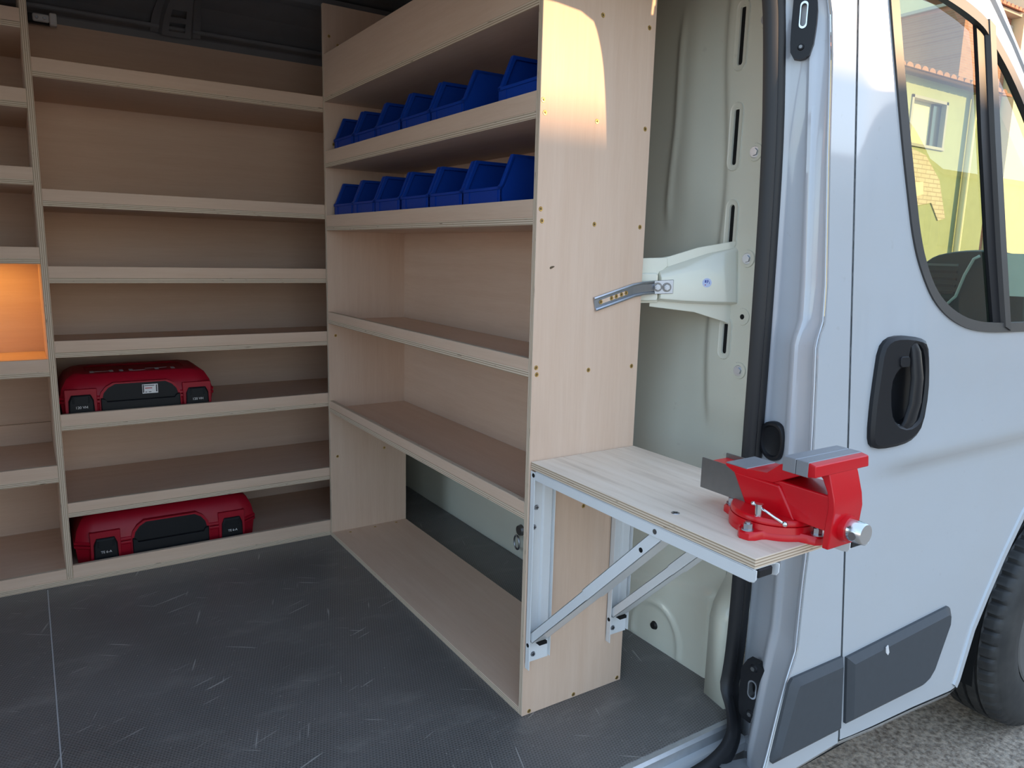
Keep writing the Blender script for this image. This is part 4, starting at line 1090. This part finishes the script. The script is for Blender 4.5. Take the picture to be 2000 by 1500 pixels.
# spindle
q = MB(); q.cyl((VX, -.640, .643), (VX, -.655, .643), .0225, 'vice_red', .021, 28); vb(q, 'spindle_boss', smooth=True)
q = MB(); q.loft([[(VX + r_ * math.cos(2 * PI * k / 28), y, .643 + r_ * math.sin(2 * PI * k / 28)) for k in range(28)] for r_, y in ((.0172, -.652), (.0172, -.677), (.0155, -.680), (.0, -.680))], 'chrome', True, False); sp = vb(q, 'spindle', smooth=True)
q = MB(); q.cyl((VX - .0180, -.668, .640), (VX - .0140, -.668, .640), .0062, 'steel_grey', .0050, 18); vb(q, 'spindle_hole', sp)
# lock pin with lever
q = MB(); q.cyl((.088, -.534, .638), (.088, -.534, .659), .0065, 'chrome', None, 18); q.cyl((.088, -.534, .638), (.088, -.534, .640), .009, 'chrome', None, 18); pin = vb(q, 'lock_pin', smooth=True)
q = MB(); q.tube([(.087, -.524, .656), (.088, -.545, .651), (.0905, -.582, .640)], .0026, 'chrome', 10); q.sphere((.0905, -.583, .640), .0048, 'chrome'); q.sphere((.087, -.523, .6565), .0042, 'chrome'); vb(q, 'pin_lever', pin, smooth='all')

# ================================================================== STRAP between panel and brace
strap = thing('metal_strap', 'galvanised slotted steel strap joining the side panel to the cross brace', 'bracket', (.26, -.004, .93))
so = (.26, -.004, .93)
def strap_seg(pts, slot=None):
    """channel cross-section: two rolled edges and a web"""
    mb = MB()
    sec = [(-.0155, -.0005), (-.0155, -.0050), (-.0125, -.0062), (-.0095, -.0045), (-.0085, -.0015), (.0085, -.0015), (.0095, -.0045), (.0125, -.0062), (.0155, -.0050), (.0155, -.0005)]
    rg = []
    for (x, y, z, wx, wz, k_) in pts: rg.append([(x + wx * u, y + o_ * k_, z + wz * u) for u, o_ in sec])
    mb.loft(rg, 'zinc'); return mb
w1 = Vector((-.22, .975)).normalized()
q = strap_seg([(.160, -.0008, .9445, w1.x, w1.y, 1), (.272, -.0008, .9745, w1.x, w1.y, 1)]); q.build('slotted_arm', strap, origin=so, smooth=True)
w2 = Vector((-.09, .995))
q = strap_seg([(.272, -.0008, .9745, w1.x, w1.y, 1), (.300, -.002, .9790, w2.x, w2.y, 1), (.333, -.006, .981, w2.x, w2.y, .35)]); q.build('bent_section', strap, origin=so, smooth=True)
q = MB(); pc = [(-.004, .965), (.046, .968), (.046, 1.000), (-.004, .996)]
q.loft([[bp(s, z, o_) for s, z in pc] for o_ in (.0022, .0048)], 'zinc'); q.build('end_plate', strap, origin=so, bevel=.0008)
q = MB(); a = Vector((.176, -.0024, .9490)); c = Vector((.252, -.0024, .9692)); d = (c - a).normalized(); w_ = Vector((-d.z, 0, d.x)) * .0045
q.loft([[tuple(a - w_), tuple(c - w_), tuple(c + w_), tuple(a + w_)], [tuple(v + Vector((0, -.0006, 0))) for v in (a - w_, c - w_, c + w_, a + w_)]], PLY('z')); q.build('slot', strap, origin=so)
for t_ in (.02, .42, .60, .80, .98):
    v = a.lerp(c, t_); share(SC1, 'screw', strap, (v + Vector((0, -.0007, 0))) - Vector(so), (0, t_, 0))
for s in (.010, .031):
    c = Vector(bp(s, .982, .0048)); q = MB(); q.cyl(c, c + N * .0016, .0108, 'steel_grey', .0104, 18); q.cyl(c + N * .0016, c + N * .008, .0075, 'zinc', .007, 6); q.cyl(c + N * .008, c + N * .012, .004, 'zinc', None, 10); q.build('bolt', strap, origin=so)

# ================================================================== SMALL FITTINGS
lamp = thing('interior_lamp', 'clear plastic roof lamp at the top left above the shelving', 'lamp', (-.78, 1.66, 1.74))
lo_ = (-.78, 1.66, 1.74)
q = MB(); q.box(-.822, -.748, 1.645, 1.672, 1.727, 1.756, 'plastic_black'); q.build('lamp_base', lamp, origin=lo_, bevel=.004)
q = MB(); q.box(-.808, -.762, 1.632, 1.646, 1.730, 1.754, 'clear_plastic'); q.build('lens', lamp, origin=lo_, bevel=.005, seg=2)
q = MB(); q.box(-.762, -.742, 1.628, 1.655, 1.722, 1.760, 'label_white'); q.build('end_cap', lamp, origin=lo_, bevel=.003)
for x in (-.796, -.775):
    q = MB(); q.cyl((x, 1.634, 1.742), (x, 1.6305, 1.742), .007, 'chrome', .004, 12); q.build('bulb_holder', lamp, origin=lo_)

ring = thing('lashing_ring', 'steel lashing ring on the bulkhead under the bottom shelf', 'tie-down ring', (.49, .755, .085))
q = MB(); q.cyl((.5, .755, .100), (.488, .755, .100), .020, 'steel_grey', .017, 18); q.build('mount_plate', ring, smooth=True)
q = MB(); q.tube([(.482 + .003 * math.sin(t), .755 + .020 * math.sin(t), .082 - .024 + .024 * math.cos(t)) for t in [2 * PI * k_ / 20 for k_ in range(21)]], .0035, 'zinc', 8); q.build('ring', ring, smooth='all')

# ================================================================== FRONT WHEEL
WC = (1.79, -.06); WR = .372; WO = -.395; WI = -.195
wheel = thing('front_wheel', 'front wheel with worn black tyre and grey steel rim', 'wheel', (WC[0], -.29, GZ))
def lathe(prof_, nseg, mat, mod=None):
    mb = MB(); rg = []
    for k_ in range(nseg):
        a = 2 * PI * k_ / nseg
        rg.append([(WC[0] + (r_ - (mod(k_, j_) if mod else 0)) * math.cos(a), y, WC[1] + (r_ - (mod(k_, j_) if mod else 0)) * math.sin(a)) for j_, (r_, y) in enumerate(prof_)])
    rg.append(rg[0]); mb.loft(rg, mat, True, False); return mb
wl = WI - WO
Yw = lambda t_: WO + t_ * wl
tp = [(.215, Yw(.10)), (.235, Yw(.03)), (.275, Yw(.0)), (.315, Yw(.0)), (.340, Yw(.03)), (.344, Yw(.05)), (.352, Yw(.07)), (.362, Yw(.10)), (.368, Yw(.16)), (.370, Yw(.27)),
      (.371, Yw(.29)), (.362, Yw(.295)), (.362, Yw(.335)), (.371, Yw(.34)), (.372, Yw(.47)), (.362, Yw(.475)), (.362, Yw(.525)), (.372, Yw(.53)), (.371, Yw(.66)), (.362, Yw(.665)), (.362, Yw(.705)), (.371, Yw(.71)), (.368, Yw(.84)), (.355, Yw(.94)), (.315, Yw(1)), (.235, Yw(.97)), (.215, Yw(.9))]
SH = {6: .6, 7: 1, 8: 1, 9: .8, 22: 1, 23: .6}
MIDR = {13: .4, 14: .4, 17: .4, 18: .4}
def tmod(k_, j_):
    if j_ in SH and k_ % 5 == 0: return .008 * SH[j_]
    if j_ in MIDR and (k_ + 2) % 5 == 0: return .006 * MIDR[j_]
    return 0
q = lathe(tp, 260, 'tyre_rubber', tmod); q.build('tyre', wheel, smooth=True)
rp = [(.217, Yw(.08)), (.222, Yw(.06)), (.214, Yw(.05)), (.205, Yw(.09)), (.198, Yw(.20)), (.190, Yw(.24)), (.178, Yw(.20)), (.165, Yw(.17)), (.120, Yw(.13)), (.085, Yw(.15)), (.075, Yw(.22)), (.03, Yw(.22))]
q = lathe(rp, 72, 'rim_steel'); q.build('rim', wheel, smooth=True)
for k_ in range(14):
    a = 2 * PI * (k_ + .35) / 14; c = Vector((WC[0] + .148 * math.cos(a), Yw(.150) - .002, WC[1] + .148 * math.sin(a)))
    q = MB(); er = Vector((math.cos(a), 0, math.sin(a))); et = Vector((-math.sin(a), 0, math.cos(a)))
    q.loft([[c + Vector((0, o_, 0)) + er * (.020 * math.cos(t)) + et * (.0155 * math.sin(t)) for t in [2 * PI * i_ / 18 for i_ in range(18)]] for o_ in (-.0005, .010)], 'hole_black'); q.build('vent_hole', wheel)
q = MB(); q.cyl((WC[0], Yw(.22), WC[1]), (WC[0], Yw(.10), WC[1]), .045, 'plastic_black', .040, 28); q.build('hub_cap', wheel, smooth=True)
arch_ = struct(empty('wall_wheelhouse', (1.8, -.2, 0)), 'black wheel arch liner')
q = MB(); n = 28; rg = []
for y in (-.385, .05): rg.append([(WC[0] + .50 * math.cos(PI * (-.05 + 1.1 * k_ / n)), y, WC[1] + .50 * math.sin(PI * (-.05 + 1.1 * k_ / n))) for k_ in range(n + 1)])
q.loft(rg, 'hole_black', False, False); q.build('arch_liner', arch_, smooth='all')
q = MB(); q.box(1.27, 2.4, .04, .06, -.25, .45, 'hole_black'); q.build('inner_guard', arch_)
q = MB(); q.box(-2.4, 1.2, -.20, -.16, -.32, -.06, 'hole_black'); q.build('chassis_rail', arch_)

# ================================================================== CAB INTERIOR
dash = thing('dashboard', 'dark dashboard end with pale curved trim seen through the cab window', 'dashboard', (1.6, -.1, .8))
do_ = (1.6, -.1, .8)
pf = smooth_poly([(-.30, .62), (-.30, 1.06), (-.20, 1.092), (-.09, 1.090), (-.01, 1.070), (.03, 1.00), (.03, .62)], 2)
q = MB(); q.loft([[(1.49, y, z) for y, z in pf], [(1.52, y * 1.02, z + .004) for y, z in pf], [(1.80, y * 1.02, z - .02) for y, z in pf]], 'cab_dark'); q.build('dash_pod', dash, origin=do_, bevel=.004, smooth=True)
for k_ in range(7):
    z = 1.045 - k_ * .021; q = MB(); q.box(1.482, 1.492, -.105, -.005 + .0, z, z + .007, 'cab_grey' if k_ == 0 else 'plastic_black'); q.build('vent_slat', dash, origin=do_)
q = MB(); q.tube([(1.484, -.165, 1.077), (1.482, -.150, 1.068), (1.481, -.130, 1.02), (1.481, -.112, .955), (1.481, -.085, .925), (1.481, -.03, .916), (1.481, .01, .913)], .0045, 'trim_pale', 8); lab(q.build('trim_strip', dash, origin=do_, smooth='all'), 'pale curved trim strip')
q = MB(); q.box(1.42, 1.50, -.13, -.02, .875, .893, 'cab_blue'); q.build('dash_shelf', dash, origin=do_)
q = MB(); q.box(1.52, 2.2, .03, 1.70, .60, .80, 'cab_dark'); q.build('dash_body', dash, origin=do_, bevel=.03, seg=2)
paper = tag(MB().box(1.62, 1.625, -.275, -.20, .97, 1.09, 'label_white').build('paper_sheet', origin=(1.62, -.24, .97)), 'pale paper sheet behind the quarter glass', 'paper')
paper.location = (1.475, -.262, .965); paper.rotation_euler = (0, 0, .3)
seat = thing('cab_seat', 'dark cab seat seen through the door glass', 'seat', (.80, .15, .40))
so2 = (.80, .15, .40)
q = MB(); q.box(.66, 1.15, -.18, .40, .42, .62, 'cab_dark'); q.build('cushion', seat, origin=so2, bevel=.04, seg=3)
q = MB(); q.box(.60, .70, -.18, .40, .60, 1.16, 'cab_dark'); q.build('backrest', seat, origin=so2, bevel=.03, seg=3)
q = MB(); q.box(.60, .68, .0, .24, 1.20, 1.40, 'cab_dark'); q.build('headrest', seat, origin=so2, bevel=.03, seg=3)

# ================================================================== BUILDINGS
fac = thing('plastered_house', 'yellow plastered house with a square window seen through the cab glass', 'house', (10.5, 5.1, GZ))
fo = (10.5, 5.1, GZ)
FW = [(9.98, 10.86, 2.76, 3.38)]
q = MB(); hole = [(9.98, 2.76), (10.86, 2.76), (10.86, 3.38), (9.98, 3.38)]
sheet(q, [(7.0, GZ), (12.4, GZ), (12.4, 3.66), (7.0, 3.66)], [hole], lambda x, z: (x, 5.0, z), 'facade_plaster', 1.0, .5); q.build('front_wall', fac, origin=fo)
q = MB(); q.box(9.98, 10.86, 5.10, 5.14, 2.76, 3.38, 'facade_cream'); wi = q.build('window_shutter', fac, origin=fo)
q = MB(); q.box(9.93, 9.98, 4.985, 5.12, 2.72, 3.42, 'stone_lintel'); q.box(10.86, 10.91, 4.985, 5.12, 2.72, 3.42, 'stone_lintel'); q.box(9.93, 10.91, 4.985, 5.12, 3.38, 3.42, 'stone_lintel'); q.box(9.93, 10.91, 4.97, 5.12, 2.72, 2.76, 'stone_lintel'); q.build('window_frame', fac, origin=fo)
q = MB(); q.box(10.64, 10.86, 5.06, 5.10, 2.76, 3.38, 'window_dark'); q.build('window_gap', fac, origin=fo)
q = MB(); q.prism([(9.6, 1.78), (10.05, 1.85), (10.75, 1.95), (11.0, 1.70), (11.2, 1.74), (10.9, 2.30), (10.45, 2.62), (9.85, 2.72), (9.6, 2.6)], 'y', 4.985, 5.0, 'brick_patch'); lab(q.build('bare_brick', fac, origin=fo), 'patch of bare brick where plaster has fallen')
q = MB(); q.prism([(10.12, 1.98), (10.48, 2.06), (10.44, 2.24), (10.10, 2.20)], 'y', 4.975, 4.985, 'facade_cream'); q.build('plaster_patch', fac, origin=fo)
q = MB(); q.box(7.0, 12.4, 5.3, 9, GZ, 3.5, 'facade_plaster'); q.build('house_body', fac, origin=fo)
q = MB(); q.loft([[(7.0, 4.8, 3.66), (12.4, 4.8, 3.66), (12.4, 4.8, 3.70), (7.0, 4.8, 3.70)], [(7.0, 9, 4.6), (12.4, 9, 4.6), (12.4, 9, 4.64), (7.0, 9, 4.64)]], 'roof_tile'); q.build('roof', fac, origin=fo)
q = MB()
x = 8.6
while x < 12.2:
    q.loft([[(x + .085 * math.cos(PI * k_ / 6), 4.74, 3.66 + .06 * math.sin(PI * k_ / 6)) for k_ in range(7)], [(x + .085 * math.cos(PI * k_ / 6), 5.4, 3.83 + .06 * math.sin(PI * k_ / 6)) for k_ in range(7)]], 'roof_tile'); x += .19
q = q.build('eave_tiles', fac, origin=fo); q['kind'] = 'stuff'
q = MB(); q.cyl((11.55, 4.93, GZ), (11.55, 4.93, 3.6), .05, 'facade_cream', None, 12); q.build('downpipe', fac, origin=fo, smooth=True)

brk = thing('brick_house', 'sunlit red brick house wall above the windscreen pillar', 'house', (20.5, 9.6, GZ))
bo = (20.5, 9.6, GZ)
q = MB(); q.box(19.7, 22.06, 9.5, 14.0, GZ, 7.60, 'brick_wall'); q.build('brick_front', brk, origin=bo)
q = MB(); q.box(19.7, 22.07, 9.44, 9.5, 7.20, 7.42, 'stone_lintel'); q.build('band_course', brk, origin=bo)
q = MB(); q.box(19.6, 22.08, 9.25, 14, 7.60, 7.68, 'stone_lintel'); q.build('eave_board', brk, origin=bo)
q = MB(); x = 19.75
while x < 22:
    q.loft([[(x + .10 * math.cos(PI * k_ / 6), 9.15, 7.68 + .09 * math.sin(PI * k_ / 6)) for k_ in range(7)], [(x + .10 * math.cos(PI * k_ / 6), 11.5, 8.4 + .09 * math.sin(PI * k_ / 6)) for k_ in range(7)]], 'roof_tile'); x += .22
q = q.build('eave_tiles', brk, origin=bo); q['kind'] = 'stuff'
cr = thing('cream_house', 'cream painted house wall at the upper right edge', 'house', (25, 9.6, GZ))
q = MB(); q.box(22.12, 30, 9.2, 14, GZ, 9.6, 'facade_cream'); q.build('front_wall', cr)
q = MB(); q.box(22.12, 30.1, 9.0, 14.1, 9.6, 9.8, 'roof_tile'); q.build('roof', cr)

# row of houses across the street behind the photographer: they shade the lower part of the van and show in its paint and glass
row = struct(empty('wall_street_houses', (2, -9, GZ)), 'row of houses across the street reflected in the van')
HY = -8.6
RZ = 1.275 + SUN_S * (-HY)
ro = (2, -9, GZ)
hx0 = 5.7
for (wdt, dh, mt) in ((7.5, .0, 'house_grey'), (8, 0.0, 'house_grey'), (9, .0, 'house_grey')):
    q = MB(); q.box(hx0, hx0 + wdt - .02, HY - 6, HY, GZ, RZ - .12 + dh, mt); q.build('house_front', row, origin=ro)
    q = MB(); q.prism([(HY + .15, RZ - .12), (HY + .15, RZ), (HY - 3, RZ + 1.0), (HY - 6, RZ - .12)], 'x', hx0, hx0 + wdt, 'roof_tile'); q.build('house_roof', row, origin=ro)
    for wx in (1.2, 3.6, 6.0):
        for wz in (.6, 2.9):
            q = MB(); q.box(hx0 + wx, hx0 + wx + .9, HY - .02, HY + .03, wz, wz + 1.15, 'window_dark'); q.build('window', row, origin=ro)
    hx0 += wdt
